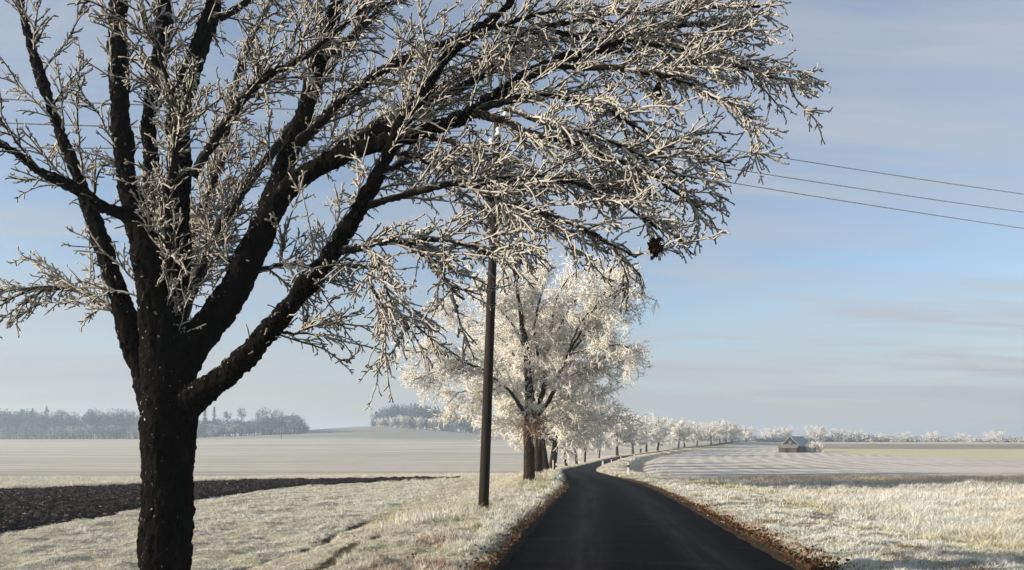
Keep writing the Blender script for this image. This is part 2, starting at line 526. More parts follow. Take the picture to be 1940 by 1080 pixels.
# dark ploughed strip in the left meadow: its own sheet with clods
def plan(px, py):
    Y = np.arange(8, 120, .05)
    X = (px - 970) * Y / F
    ray = EYE - (py - HZ) * Y / F
    hit = np.nonzero(terrain(X, Y, False) >= ray)[0]
    i = hit[0] if len(hit) else len(Y) - 1
    return (X[i], Y[i])
near_e = [plan(*p) for p in ((-160, 1080), (0, 1010), (207, 980), (262, 967), (365, 949), (470, 935), (560, 922), (720, 913.5), (875, 909))]
far_e = [plan(*p) for p in ((-160, 938), (0, 928), (207, 922), (262, 918.5), (365, 914), (470, 911.5), (560, 910), (720, 908), (875, 906.8))]
print('soil', [tuple(round(float(c), 1) for c in p) for p in near_e], [tuple(round(float(c), 1) for c in p) for p in far_e])
def respl(P, n):
    P = np.array(P, float)
    s = np.concatenate([[0], np.cumsum(np.linalg.norm(np.diff(P, axis=0), axis=1))])
    t = np.linspace(0, s[-1], n)
    return np.stack([np.interp(t, s, P[:, k]) for k in range(P.shape[1])], 1)
A_ = respl(near_e, 420); B_ = respl(far_e, 420)
vv = np.linspace(0, 1, 90)
PX = A_[:, None, 0] * (1 - vv) + B_[:, None, 0] * vv
PY = A_[:, None, 1] * (1 - vv) + B_[:, None, 1] * vv
ragg = .5 * (fbm(PX * 1.2, PY * 1.2, seed=31) - .5)
PXr = PX + ragg
clod = 0.20 * (fbm(PX * 3.2, PY * 3.2, seed=32) - .5) + 0.20 * (np.abs(vnoise(PX * 6, PY * 6, seed=33) - .5)) + 0.06
rim = sstep(0, .06, vv) * (1 - sstep(.94, 1, vv))
PZ = terrain(PXr.ravel(), PY.ravel()).reshape(PX.shape) - 0.03 + (clod + .03) * rim[None, :]
ii = (np.arange(419)[:, None] * 90 + np.arange(89)[None, :]).ravel()
def soil_material():
    b = NB('dark_ploughed_soil')
    co = b.coord()
    n = b.noise(co, 6, 5, .7)
    col = b.mix(b.rng(n, .3, .7), (0.006, 0.004, 0.003), (0.022, 0.013, 0.009))
    k = b.math('ADD', b.math('MULTIPLY', b.normal_axis(2), 0.22), b.noise(co, 9, 4, .75))
    col = b.mix(b.rng(k, .80, .88, 0, .7), col, (0.5, 0.47, 0.43))
    return b.surf(col, .95, .05, b.bump(n, .8, .05))
tag(link('soil', np_mesh('soil', np.stack([PXr, PY, PZ], 2).reshape(-1, 3), np.stack([ii, ii + 90, ii + 91, ii + 1], 1), smooth=True), soil_material()), kind='structure')

# ------------------------------------------------------------------ tube batches (branches, twigs, wires)
def tubes(batches, sides=5, jitter=0.0, rng=RNG, cap=False):
    """batches: list of (P (N,K,3), rad (N,K), frost (N,K)) -> V, quads, tris, frost"""
    Vs, Qs, Ts, Fs = [], [], [], []
    base = 0
    an = np.arange(sides) * 2 * np.pi / sides
    for P, rad, fr in batches:
        N, K, _ = P.shape
        T = np.empty_like(P)
        T[:, 1:-1] = P[:, 2:] - P[:, :-2]
        T[:, 0] = P[:, 1] - P[:, 0]; T[:, -1] = P[:, -1] - P[:, -2]
        T = unit(T)
        ref = np.where(np.abs(T[:, :1, 2:3]) > .85, np.array([1., 0, 0]), np.array([0, 0, 1.]))
        ref = np.broadcast_to(ref, T.shape)
        Uv = unit(np.cross(T, ref)); Wv = np.cross(T, Uv)
        r = rad[:, :, None] * np.ones(sides)
        if jitter: r = r * (1 + jitter * (rng.random(r.shape) * 2 - 1))
        ring = P[:, :, None, :] + r[..., None] * (np.cos(an)[:, None] * Uv[:, :, None, :] + np.sin(an)[:, None] * Wv[:, :, None, :])
        V = ring.reshape(-1, 3)
        n0 = np.arange(N)[:, None, None] * (K * sides)
        k0 = np.arange(K - 1)[None, :, None] * sides
        j = np.arange(sides)[None, None, :]
        a = n0 + k0 + j; bq = n0 + k0 + (j + 1) % sides
        Q = np.stack([a, bq, bq + sides, a + sides], -1).reshape(-1, 4) + base
        Vs.append(V); Qs.append(Q); Fs.append(np.repeat(fr.reshape(-1), sides))
        nb = base + len(V)
        # end points close the tips
        tip = P[:, -1] + T[:, -1] * rad[:, -1:] * .8
        Vs.append(tip); Fs.append(fr[:, -1])
        e0 = np.arange(N)[:, None] * (K * sides) + (K - 1) * sides + base
        jj = np.arange(sides)[None, :]
        Ts.append(np.stack([e0 + jj, e0 + (jj + 1) % sides, (nb + np.arange(N))[:, None] + 0 * jj], -1).reshape(-1, 3))
        base = nb + N
        if cap:
            Vs.append(P[:, 0]); Fs.append(fr[:, 0])
            e0 = np.arange(N)[:, None] * (K * sides) + (nb - len(V))
            Ts.append(np.stack([e0 + (jj + 1) % sides, e0 + jj, (base + np.arange(N))[:, None] + 0 * jj], -1).reshape(-1, 3))
            base += N
    return np.concatenate(Vs), np.concatenate(Qs), np.concatenate(Ts), np.concatenate(Fs)

def tube_mesh(name, batches, sides=5, jitter=0.0, smooth=True, cap=False):
    V, Q, T, Fr = tubes(batches, sides, jitter, cap=cap)
    return np_mesh(name, V, Q, T, attrs={'frost': Fr}, smooth=smooth)

def sprout(parent, spacing, t0, t1, ang, length, lvar, r0, r1, K, frost, droop=0.0, wander=.15, up=0.0, taper_t=.45, rng=RNG, maxn=None, side=None):
    """grow children along every polyline of the batch, all at once"""
    P, rad, _ = parent
    N, Kp, _ = P.shape
    seg = np.linalg.norm(np.diff(P, axis=1), axis=2)
    L = seg.sum(1)
    cnt = np.maximum(0, np.floor(L * (t1 - t0) / spacing + rng.random(N))).astype(int)
    idx = np.repeat(np.arange(N), cnt)
    M = len(idx)
    t = t0 + (t1 - t0) * rng.random(M)
    f = t * (Kp - 1); i = np.minimum(f.astype(int), Kp - 2); q = (f - i)[:, None]
    p0 = P[idx, i] * (1 - q) + P[idx, i + 1] * q
    T = unit(P[idx, i + 1] - P[idx, i])
    rp = rad[idx, i] * (1 - q[:, 0]) + rad[idx, i + 1] * q[:, 0]
    rv = rng.normal(size=(M, 3))
    if side is not None: rv = rv * np.array(side)
    perp = unit(rv - (rv * T).sum(1, keepdims=True) * T)
    a = np.radians(ang[0] + (ang[1] - ang[0]) * rng.random(M))[:, None]
    D = unit(np.cos(a) * T + np.sin(a) * perp + np.array([0, 0, up]))
    ln = length * (1 + lvar * (rng.random(M) * 2 - 1)) * (1 - taper_t * t)
    step = (ln / (K - 1))[:, None]
    pts = np.empty((M, K, 3)); pts[:, 0] = p0
    for k in range(1, K):
        pts[:, k] = pts[:, k - 1] + D * step
        D = unit(D + rng.normal(size=(M, 3)) * wander + np.array([0, 0, -droop]))
    u = np.linspace(0, 1, K)[None, :]
    ra = np.minimum(r0, rp * .9 + .001)[:, None] * (1 - u) + r1 * u
    fr = np.broadcast_to(frost, (M, K)).copy()
    return pts, ra, fr

def cat(bs):
    return tuple(np.concatenate([b[k] for b in bs]) for k in range(3))

def smooth_path(P, n):
    """Catmull-Rom through the points, resampled to n"""
    P = np.array(P, float)
    Q = np.vstack([2 * P[0] - P[1], P, 2 * P[-1] - P[-2]])
    o = []
    for i in range(len(P) - 1):
        p0, p1, p2, p3 = Q[i:i + 4]
        for t in np.linspace(0, 1, 12, endpoint=False):
            o.append(.5 * ((2 * p1) + (-p0 + p2) * t + (2 * p0 - 5 * p1 + 4 * p2 - p3) * t * t + (-p0 + 3 * p1 - 3 * p2 + p3) * t ** 3))
    o.append(P[-1])
    return respl(o, n) if len(P[0]) <= 3 else respl4(o, n)
def respl4(P, n):
    P = np.array(P, float)
    s = np.concatenate([[0], np.cumsum(np.linalg.norm(np.diff(P[:, :3], axis=0), axis=1))])
    t = np.linspace(0, s[-1], n)
    return np.stack([np.interp(t, s, P[:, k]) for k in range(P.shape[1])], 1)

def traced(limbs, Y0, n, org):
    """limb points (px, py, extra depth, half width px) -> batch around org"""
    bs = []
    for l in limbs:
        q = []
        for px, py, dy, rp in l:
            Y = Y0 + dy
            q.append(((px - 970) * Y / F - org[0], Y - org[1], EYE - (py - HZ) * Y / F - org[2], rp * Y / F))
        q = smooth_path(q, n)
        bs.append((q[None, :, :3], np.maximum(q[None, :, 3], .004), np.zeros((1, n))))
    return cat(bs)

# ------------------------------------------------------------------ the big roadside tree
TY = 6.75
tx = (314 - 970) * TY / F
torg = np.array([tx, TY, tz(tx, TY)])
near = empty('roadside_tree', torg, 'big black-barked roadside tree with hoarfrosted twigs reaching over the road, nearest of all', 'tree')
MAIN = [
 [(311, 1230, 0, 66), (312, 1160, 0, 54), (313, 1080, 0, 48), (316, 1000, 0, 49), (318, 900, 0, 47), (318, 830, 0, 50), (320, 770, 0, 52), (316, 710, 0, 48), (306, 650, 0, 42), (292, 560, 0, 32), (276, 470, .05, 28), (258, 400, .1, 25), (240, 330, .15, 20), (229, 240, .2, 19), (225, 150, .3, 19), (224, 60, .4, 18), (222, -60, .5, 15), (215, -160, .6, 11)],
 [(322, 790, 0, 44), (345, 768, -.05, 34), (395, 735, -.15, 25), (450, 690, -.25, 21.5), (520, 615, -.35, 20), (590, 530, -.4, 18.5), (640, 460, -.4, 16), (690, 380, -.35, 14), (728, 305, -.3, 12.5), (760, 240, -.25, 12), (800, 180, -.2, 11), (835, 120, -.1, 10), (875, 82, 0, 9), (940, 32, .1, 8), (990, -20, .1, 6)],
 [(318, 740, 0, 44), (345, 680, .05, 38), (400, 610, .12, 31), (450, 540, .2, 29), (490, 450, .28, 27), (518, 380, .32, 23), (545, 300, .4, 19), (575, 220, .5, 17), (600, 120, .6, 16), (628, 40, .7, 14), (650, -40, .8, 12), (670, -140, .9, 8)],
 [(500, 430, .28, 24), (532, 374, .25, 20), (572, 336, .2, 18), (622, 306, .1, 16), (680, 283, 0, 15), (745, 266, -.1, 14), (830, 240, -.15, 13), (890, 214, -.15, 12), (940, 180, -.1, 11), (988, 148, 0, 9), (1045, 122, .1, 9), (1095, 104, .2, 8), (1180, 96, .3, 6), (1260, 106, .35, 5), (1340, 122, .4, 4)],
 [(312, 700, .1, 34), (322, 620, .2, 30), (330, 520, .25, 28), (336, 420, .3, 24), (340, 330, .35, 22), (339, 240, .4, 22), (350, 170, .5, 19), (374, 100, .6, 18), (396, 40, .7, 16), (412, -30, .8, 13), (425, -120, .9, 9)],
 [(300, 600, .25, 22), (292, 500, .4, 20), (288, 430, .5, 17), (288, 330, .6, 15), (283, 230, .7, 14), (298, 130, .8, 15), (311, 60, .9, 16), (306, -40, 1.0, 14), (300, -140, 1.1, 9)],
 [(302, 770, .1, 34), (270, 705, .1, 22), (246, 640, .1, 22), (226, 560, .15, 19), (200, 480, .2, 17), (168, 390, .3, 14), (135, 300, .4, 12), (95, 200, .5, 10), (60, 90, .6, 8), (30, -30, .7, 6)],
 [(262, 420, .1, 20), (232, 405, 0, 15), (195, 392, -.1, 13), (140, 355, -.2, 11), (70, 320, -.3, 9), (0, 270, -.4, 7), (-90, 240, -.5, 5)],
]
THIN = [
 [(684, 395, -.35, 9), (730, 378, -.4, 8), (790, 362, -.5, 8), (850, 350, -.6, 8), (905, 352, -.7, 8), (965, 344, -.7, 7), (1050, 346, -.6, 6), (1120, 368, -.5, 5), (1180, 402, -.5, 4), (1235, 440, -.4, 3.5)],
 [(895, 352, -.7, 7), (930, 372, -.8, 7), (985, 390, -.9, 6), (1045, 408, -.9, 6), (1100, 432, -1, 5), (1150, 460, -1, 4), (1205, 488, -1, 3)],
 [(632, 478, -.4, 9), (690, 468, -.5, 8), (760, 460, -.6, 7), (830, 458, -.7, 6), (885, 470, -.8, 5), (950, 486, -.9, 3)],
 [(760, 460, -.6, 5), (800, 490, -.65, 4), (840, 530, -.7, 4), (880, 575, -.7, 3)],
 [(690, 468, -.5, 5), (722, 510, -.6, 4), (745, 560, -.6, 3.5), (780, 618, -.65, 3)],
 [(715, 490, -.6, 4), (700, 540, -.7, 3.5), (740, 610, -.7, 3)],
 [(548, 290, .4, 12), (590, 250, .35, 11), (630, 207, .3, 10), (663, 181, .3, 10), (717, 138, .25, 9), (776, 107, .2, 9), (835, 85, .15, 8), (900, 62, .1, 6), (980, 30, .1, 5), (1060, 8, 0, 4)],
 [(560, 340, .2, 14), (620, 300, .35, 13), (680, 262, .4, 13), (754, 226, .45, 12), (802, 196, .5, 10), (884, 158, .55, 9), (935, 120, .55, 8), (990, 62, .6, 7), (1050, 44, .6, 7), (1100, 33, .6, 6), (1161, 22, .6, 5), (1240, 22, .6, 5), (1330, 10, .6, 4), (1440, 8, .6, 3)],
 [(885, 216, -.15, 9), (935, 200, -.2, 8), (987, 188, -.25, 8), (1035, 181, -.3, 7), (1100, 195, -.3, 6), (1160, 216, -.3, 5), (1240, 262, -.3, 4), (1310, 285, -.25, 3.5), (1380, 300, -.2, 3)],
 [(880, 220, -.15, 9), (910, 218, -.2, 9), (961, 230, -.3, 8), (1006, 252, -.35, 8), (1069, 267, -.4, 7), (1124, 285, -.4, 6), (1198, 311, -.45, 5), (1250, 340, -.45, 4), (1322, 392, -.4, 3)],
 [(960, 205, -.3, 6), (1010, 226, -.5, 6), (1060, 245, -.6, 5), (1130, 262, -.7, 4), (1210, 300, -.7, 4), (1300, 345, -.7, 3)],
 [(988, 148, 0, 8), (1040, 128, -.1, 7), (1110, 128, -.15, 7), (1190, 130, -.2, 6), (1270, 150, -.2, 5), (1340, 178, -.2, 4), (1425, 228, -.2, 3)],
 [(1095, 104, .2, 6), (1180, 80, .1, 6), (1270, 88, .1, 5), (1360, 112, .1, 4), (1440, 142, .1, 4), (1510, 168, .1, 3)],
 [(1100, 34, .6, 5), (1200, 60, .5, 5), (1300, 75, .5, 4), (1380, 95, .5, 3), (1440, 120, .5, 3)],
 [(1050, 60, .2, 6), (1140, 70, .2, 5), (1240, 50, .2, 5), (1330, 40, .2, 4), (1410, 48, .2, 3)],
 [(800, 250, -.15, 8), (860, 268, -.3, 7), (930, 300, -.4, 6), (1000, 330, -.4, 5), (1080, 335, -.4, 4), (1160, 352, -.4, 3)],
 [(740, 285, -.1, 7), (800, 300, -.2, 6), (860, 325, -.3, 5), (930, 375, -.4, 4), (980, 430, -.5, 3)],
 [(365, 335, .3, 10), (400, 278, .2, 10), (441, 218, .1, 10), (474, 170, 0, 9), (515, 141, -.1, 8), (567, 112, -.1, 7), (620, 70, -.2, 5), (690, 20, -.2, 4)],
 [(400, 40, .7, 8), (450, 10, .6, 7), (520, -30, .5, 5)],
 [(610, 110, .6, 8), (660, 70, .5, 7), (700, 30, .5, 6), (750, -10, .5, 4)],
 [(330, 640, .2, 15), (400, 470, 1.0, 12), (470, 350, 1.6, 10), (560, 230, 2.2, 8), (640, 110, 2.7, 6), (700, 10, 3.0, 5)],
 [(325, 600, .3, 13), (370, 430, 1.3, 11), (420, 280, 2.0, 9), (460, 120, 2.7, 7), (520, -10, 3.1, 5)],
 [(520, 390, .4, 12), (600, 310, 1.2, 10), (720, 230, 2.0, 8), (860, 150, 2.6, 7), (1000, 90, 3.0, 5), (1130, 60, 3.2, 4)],
 [(470, 500, .3, 8), (420, 480, .8, 7), (400, 420, 1.2, 6), (405, 350, 1.5, 5), (440, 280, 1.8, 4)],
 [(660, 420, -.2, 8), (700, 350, .5, 7), (790, 300, 1.0, 6), (900, 300, 1.4, 5), (1010, 320, 1.6, 4)],
 [(560, 560, -.3, 6), (600, 520, .2, 5), (640, 500, .5, 4), (680, 510, .7, 3)],
 [(470, 520, .2, 6), (520, 500, .4, 5), (580, 500, .6, 4), (620, 540, .7, 3)],
 [(500, 640, -.3, 5), (530, 628, -.2, 4), (565, 630, -.1, 3), (602, 608, 0, 2.6)],
 [(235, 600, .1, 9), (190, 570, .3, 7), (140, 540, .5, 6), (70, 540, .6, 4), (10, 560, .7, 3)],
 [(330, 560, .2, 9), (310, 400, -.5, 8), (330, 240, -.9, 7), (300, 110, -1.2, 5), (260, 10, -1.3, 4)],
]
MAIN = [[(px, py, dy, r * .93 if py > 720 else r * .92) for px, py, dy, r in l] for l in MAIN]
mb = traced(MAIN, TY, 60, torg)
thb = traced(THIN, TY, 90, torg)
# trunk and main limbs fused into one skin
V, Q, T, _ = tubes([mb], 18, 0.05, cap=True)
tmp = bpy.data.objects.new('trunk', np_mesh('trunk_tubes', V, Q, T))
COL.objects.link(tmp)
rm = tmp.modifiers.new('skin', 'REMESH'); rm.mode = 'VOXEL'; rm.voxel_size = 0.0125
dg = bpy.context.evaluated_depsgraph_get()
tme = bpy.data.meshes.new_from_object(tmp.evaluated_get(dg))
tmp.modifiers.clear()
n = len(tme.vertices)
co = np.empty(n * 3, np.float32); tme.vertices.foreach_get('co', co); co = co.reshape(-1, 3).astype(float)
no = np.empty(n * 3, np.float32); tme.vertices.foreach_get('normal', no); no = no.reshape(-1, 3)
rid = 1 - np.abs(2 * vnoise(co[:, 0] * 17, co[:, 1] * 17, co[:, 2] * 5, seed=41) - 1)
low_t = 1 - sstep(1.6, 3.0, co[:, 2])
dsp = (rid - .6) * (.010 + .016 * low_t) + (fbm(co[:, 0] * 34, co[:, 1] * 34, co[:, 2] * 22, 3, seed=42) - .5) * .046 + (fbm(co[:, 0] * 5, co[:, 1] * 5, co[:, 2] * 4, 2, seed=43) - .5) * .05
co = co + no * dsp[:, None]
tme.vertices.foreach_set('co', co.astype(np.float32).ravel())
tme.polygons.foreach_set('use_smooth', np.full(len(tme.polygons), True))
tme.update()
tme.name = 'trunk'
tmp.data = tme
tme.materials.clear(); tme.materials.append(M_BARK)
tmp.parent = near

rg = np.random.default_rng(11)
thb = (thb[0] + np.cumsum(rg.normal(size=thb[0].shape) * .003, 1), thb[1] * .85, np.clip(.56 - thb[1] * 15, -.15, .5))
link('branch', tube_mesh('branch', [thb], 10, .26, cap=True), M_TWIG, near)
# side branches
main_up = mb
l1a = sprout(main_up, .20, .36, .98, (25, 60), .95, .5, .0125, .0062, 11, .56, .03, .09, .20, .3, rg)
l1b = sprout(thb, .088, .12, 1.0, (12, 44), .82, .55, .0112, .0060, 11, .58, .026, .09, .03, .5, rg)
l2a = sprout(l1a, .080, .10, 1.0, (20, 50), .30, .6, .0080, .0056, 7, .68, .03, .12, .02, .45, rg)
l2b = sprout(l1b, .088, .08, 1.0, (18, 48), .28, .6, .0078, .0056, 7, .68, .03, .11, .0, .5, rg)
l2c = sprout(thb, .080, .1, 1.0, (25, 60), .26, .6, .0080, .0058, 7, .68, .03, .13, .02, .3, rg)
l2d = sprout(main_up, .070, .20, .95, (50, 90), .16, .8, .0080, .0060, 6, .62, .04, .2, .06, .3, rg)
sp = [sprout(b, .052, .12, 1.0, (30, 65), .046, .6, .0076, .0064, 3, .76, .02, .2, .04, .2, rg) for b in (l2a, l2b, l2c)]
sp2 = [sprout(b, .055, .12, 1.0, (30, 70), .055, .6, .0078, .0066, 3, .74, .0, .2, .04, .2, rg) for b in (l1a, l1b)]
link('crown', tube_mesh('crown', [l1a, l1b, l2a, l2b, l2c, l2d] + sp + sp2, 5, .30), M_TWIG, near)
print('T2', len(t2.children[2].data.vertices)) if 0 else None
print('near twigs', [len(b[0]) for b in (l1a, l1b, l2a, l2b, l2c, l2d)], [len(b[0]) for b in sp + sp2])

# ------------------------------------------------------------------ leaves helper
def leaf_mesh(name, P, size, tints, rng, flat=.5, curl=.3):
    """curled leaf: two triangles pairs folded along the midrib, 6 verts"""
    N = len(P)
    a = unit(rng.normal(size=(N, 3)) * np.array([1, 1, flat]))
    b = rng.normal(size=(N, 3)) * np.array([1, 1, flat]); b = unit(b - (b * a).sum(1, keepdims=True) * a)
    c = np.cross(a, b)
    s = (size * (.6 + .8 * rng.random(N)))[:, None]
    cu = (curl * (rng.random(N) * 2 - .4))[:, None]
    v0 = P - a * s * .5; v3 = P + a * s * .5 + c * s * cu * .5
    l1 = P - a * s * .1 + b * s * .38 + c * s * cu; r1 = P - a * s * .1 - b * s * .38 + c * s * cu
    V = np.stack([v0, l1, v3, r1], 1).reshape(-1, 3)
    k = np.arange(N)[:, None] * 4
    Tr = np.concatenate([k + [0, 1, 2], k + [0, 2, 3]])
    C = np.concatenate([np.repeat(tints, 4, 0), np.ones((N * 4, 1))], 1)
    return np_mesh(name, V, None, Tr, cols={'tint': C}, smooth=False)
def pick(pal, n, rng, p=None, var=.2):
    pal = np.array(pal)
    c = pal[rng.choice(len(pal), n, p=p)]
    return np.clip(c * (1 + var * (rng.random((n, 1)) * 2 - 1)), 0, .95)

LEAF_PAL = [(.10, .035, .014), (.16, .06, .02), (.055, .02, .010), (.24, .11, .035), (.12, .025, .015)]
def clump(px, py, dy, rw, rh, n, label, dark=1.0):
    Y = TY + dy
    c = np.array([(px - 970) * Y / F, Y, EYE - (py - HZ) * Y / F])
    P = rg.normal(size=(n, 3)) * np.array([rw, rw, rh]) * .42
    me = leaf_mesh('dead_leaves', P, .055, pick(LEAF_PAL, n, rg) * dark, rg, 1.0, .5)
    o = link('dead_leaves', me, M_LEAF); o.location = c
    tag(o, label, 'dead leaves')
clump(1241, 469, -1.2, .042, .08, 90, 'dark withered leaf bunch hanging at the lowest right twig ends of the big tree', .12)
clump(1247, 168, -.35, .035, .04, 36, 'small dark withered leaf bunch tangled high among the frosted twigs', .12)

# ------------------------------------------------------------------ second tree and the avenue
def crown_mesh(l0, rng, s1, len1, s2, len2, s3, len3, rt, droop=.06, fr=.6):
    a = sprout(l0, s1, .15, 1.0, (25, 65), len1, .5, rt * 1.6, rt * .9, 7, fr * .75, droop, .14, .04, .5, rng)
    b = sprout(a, s2, .1, 1.0, (25, 65), len2, .5, rt * 1.15, rt * .8, 5, fr, droop, .16, .03, .45, rng)
    b2 = sprout(l0, s2 * 1.4, .25, 1.0, (35, 80), len2 * 1.1, .5, rt * 1.1, rt * .8, 5, fr, droop, .16, .05, .2, rng)
    c = [sprout(q, s3, .1, 1.0, (30, 75), len3, .5, rt, rt * .8, 3, fr + .1, droop, .2, .02, .3, rng) for q in (b, b2)]
    d = sprout(a, s3 * 2, .2, 1.0, (30, 75), len3 * 1.2, .5, rt, rt * .8, 3, fr + .1, droop, .2, .02, .3, rng)
    return [a, b, b2] + c + [d]

Y2 = 34.0
x2 = (1003 - 970) * Y2 / F
org2 = np.array([x2, Y2, tz(x2, Y2)])
t2 = empty('avenue_tree', org2, 'tall bright frosted tree nearest the pole, with brown shoots low in its crown', 'tree', 'frosted avenue trees along the road')
L2 = [
 [(1003, 930, 0, 12), (1003, 880, 0, 10.5), (1004, 830, 0, 10), (1006, 790, 0, 9.5), (1004, 750, -.2, 8), (1002, 700, -.3, 7), (996, 640, -.5, 6), (985, 570, -.8, 4), (978, 510, -1, 2.5), (985, 475, -1, 1.5)],
 [(1006, 810, 0, 9), (1020, 760, .3, 8), (1026, 700, .5, 7), (1036, 630, .8, 5), (1052, 570, 1, 3.5), (1078, 520, 1.2, 2)],
 [(1008, 800, 0, 8), (1030, 775, -.3, 7), (1050, 735, -.6, 6.5), (1064, 690, -.8, 5.5), (1090, 640, -1, 4.5), (1115, 590, -1.2, 3.5), (1150, 540, -1.4, 2.5), (1172, 505, -1.5, 1.5)],
 [(1062, 700, -.8, 4), (1100, 650, -.3, 3.5), (1140, 610, 0, 3), (1180, 570, .3, 2.5), (1218, 555, .5, 1.5)],
 [(1075, 670, -.9, 3), (1120, 650, -1.4, 3), (1160, 645, -1.8, 2), (1196, 655, -2, 1.2)],
 [(1070, 720, -.6, 3), (1110, 700, .2, 2.5), (1150, 680, .6, 2), (1180, 690, .8, 1.2)],
 [(1002, 800, 0, 8), (985, 770, -.3, 6), (968, 745, -.6, 5), (930, 712, -1.2, 4), (895, 690, -1.6, 3.5), (855, 672, -2, 3), (815, 660, -2.4, 2), (775, 660, -2.6, 1.2)],
 [(925, 710, -1.2, 3), (880, 706, -1.6, 2.6), (840, 705, -2, 2), (800, 715, -2.2, 1.2)],
 [(950, 730, -.8, 3.5), (910, 740, -.3, 3), (875, 735, .1, 2.4), (850, 755, .3, 1.4)],
 [(1000, 720, -.2, 5), (975, 680, .5, 4.5), (940, 640, 1.2, 4), (895, 610, 1.8, 3), (850, 590, 2.2, 1.6)],
 [(996, 660, -.4, 4.5), (965, 610, -1, 4), (930, 570, -1.6, 3), (900, 535, -2, 1.6)],
 [(1012, 760, .2, 5), (1000, 680, 1.4, 4.5), (960, 600, 2.2, 3.4), (945, 530, 2.8, 2), (955, 490, 3, 1.2)],
 [(1026, 700, .5, 4.5), (1010, 620, -.6, 4), (1020, 550, -1.4, 3), (1010, 500, -1.8, 1.6)],
 [(1030, 680, .6, 4), (1060, 610, 1.8, 3.4), (1100, 550, 2.6, 2.6), (1130, 515, 3, 1.4)],
 [(1080, 655, -1, 3.2), (1110, 600, -2, 2.8), (1145, 575, -2.6, 2), (1185, 530, -3, 1.2)],
]
b2_ = traced(L2, Y2, 40, org2)
rg2 = np.random.default_rng(23)
thin = np.where(np.arange(len(b2_[1]))[:, None] == 0, 1.0, .62)
bare = (b2_[0] + np.cumsum(rg2.normal(size=b2_[0].shape) * .022, 1), b2_[1] * thin, np.clip(.42 - b2_[1] * 3.2, -.5, .42))
link('trunk', tube_mesh('trunk', [(bare[0][:1], bare[1][:1], bare[2][:1])], 14, .06, cap=True), M_BARK2, t2)
link('limb', tube_mesh('limb', [tuple(q[1:] for q in bare)], 8, .08, cap=True), M_TWIG, t2)
link('crown', tube_mesh('crown', crown_mesh(bare, rg2, .21, 1.7, .135, .75, .060, .24, .0145, .065), 3, .2), M_CROWN, t2)
# bunch of brown water shoots low in the crown
q0 = np.array([(1012 - 970) * Y2 / F, Y2 - .2, EYE - (800 - HZ) * Y2 / F]) - org2
sb = np.zeros((150, 6, 3))
dirs = unit(rg2.normal(size=(150, 3)) + np.array([0, -.3, .35]))
for k in range(6): sb[:, k] = q0 + rg2.normal(size=(150, 3)) * .02 + dirs * (.17 * k + .05) + np.array([0, 0, -.02 * k * k]) + (rg2.normal(size=(150, 3)) * .22 if k == 0 else (sb[:, 0] - q0) * .8)
sb_r = np.linspace(.014, .007, 6)[None, :] * np.ones((150, 1))
link('shoots', tube_mesh('shoots', [(sb, sb_r, np.zeros((150, 6)))], 3, .1), mat_simple('brown_shoots', (.14, .06, .035), (.30, .20, .15), 6), t2)

def proto_tree(seed, H=9.0, trunk=1.9, spread=.48, nl=9, rt=.026, dense=1.0):
    """trunk tube, limb batch and crown batches of a roadside tree H metres high standing at the origin"""
    r = np.random.default_rng(seed)
    lean = r.normal(size=2) * .12
    tp = [(0, 0, -.3, .27), (0, 0, .2, .22), (lean[0] * .5, lean[1] * .5, trunk * .6, .19), (lean[0], lean[1], trunk, .185)]
    top = np.array([lean[0], lean[1], trunk])
    tp += [(lean[0] * 1.4, lean[1] * 1.4, trunk + (H - trunk) * .4, .10), (lean[0] * 1.2, lean[1], H * .93, .02)]
    tq = smooth_path(tp, 24)
    ls = []
    for k in range(nl):
        a = 2 * np.pi * (k + r.random() * .6) / nl
        h0 = trunk * (.92 + .25 * r.random())
        reach = spread * H * (.75 + .35 * r.random())
        hh = H * (.55 + .40 * r.random())
        if k % 3 == 2: reach *= .55; hh = H * (.92 + .06 * r.random())
        c, s_ = math.cos(a), math.sin(a)
        q = [(lean[0], lean[1], h0, .10), (c * reach * .35, s_ * reach * .35, h0 + (hh - h0) * .42, .075), (c * reach * .72, s_ * reach * .72, h0 + (hh - h0) * .78, .045), (c * reach, s_ * reach, hh * (.90 + .1 * r.random()), .015)]
        ls.append(smooth_path(q, 20))
    for k in range(4):   # lower spreading limbs
        a = 2 * np.pi * (k + r.random()) / 4
        c, s_ = math.cos(a), math.sin(a)
        reach = spread * H * (.85 + .2 * r.random())
        q = [(lean[0], lean[1], trunk * 1.05, .08), (c * reach * .5, s_ * reach * .5, trunk * 1.5, .05), (c * reach, s_ * reach, trunk * (1.45 + .5 * r.random()), .015)]
        ls.append(smooth_path(q, 20))
    lb = np.stack(ls)
    lb = (lb[:, :, :3] + np.cumsum(r.normal(size=lb[:, :, :3].shape) * .03, 1), lb[:, :, 3] * .75, np.clip(.6 - lb[:, :, 3] * 5, -.1, .6))
    tb = (tq[None, :, :3], tq[None, :, 3], np.full((1, 24), -.4))
    up = (lb[0], lb[1], lb[2])
    cb = crown_mesh(up, r, .36 / dense, 1.5, .24 / dense, .75, .16 / dense, .38, rt, .05)
    return tube_mesh('trunk', [tb], 10, .06, cap=True), tube_mesh('limb', [lb], 6, .1, cap=True), tube_mesh('crown', cb, 3, .2)

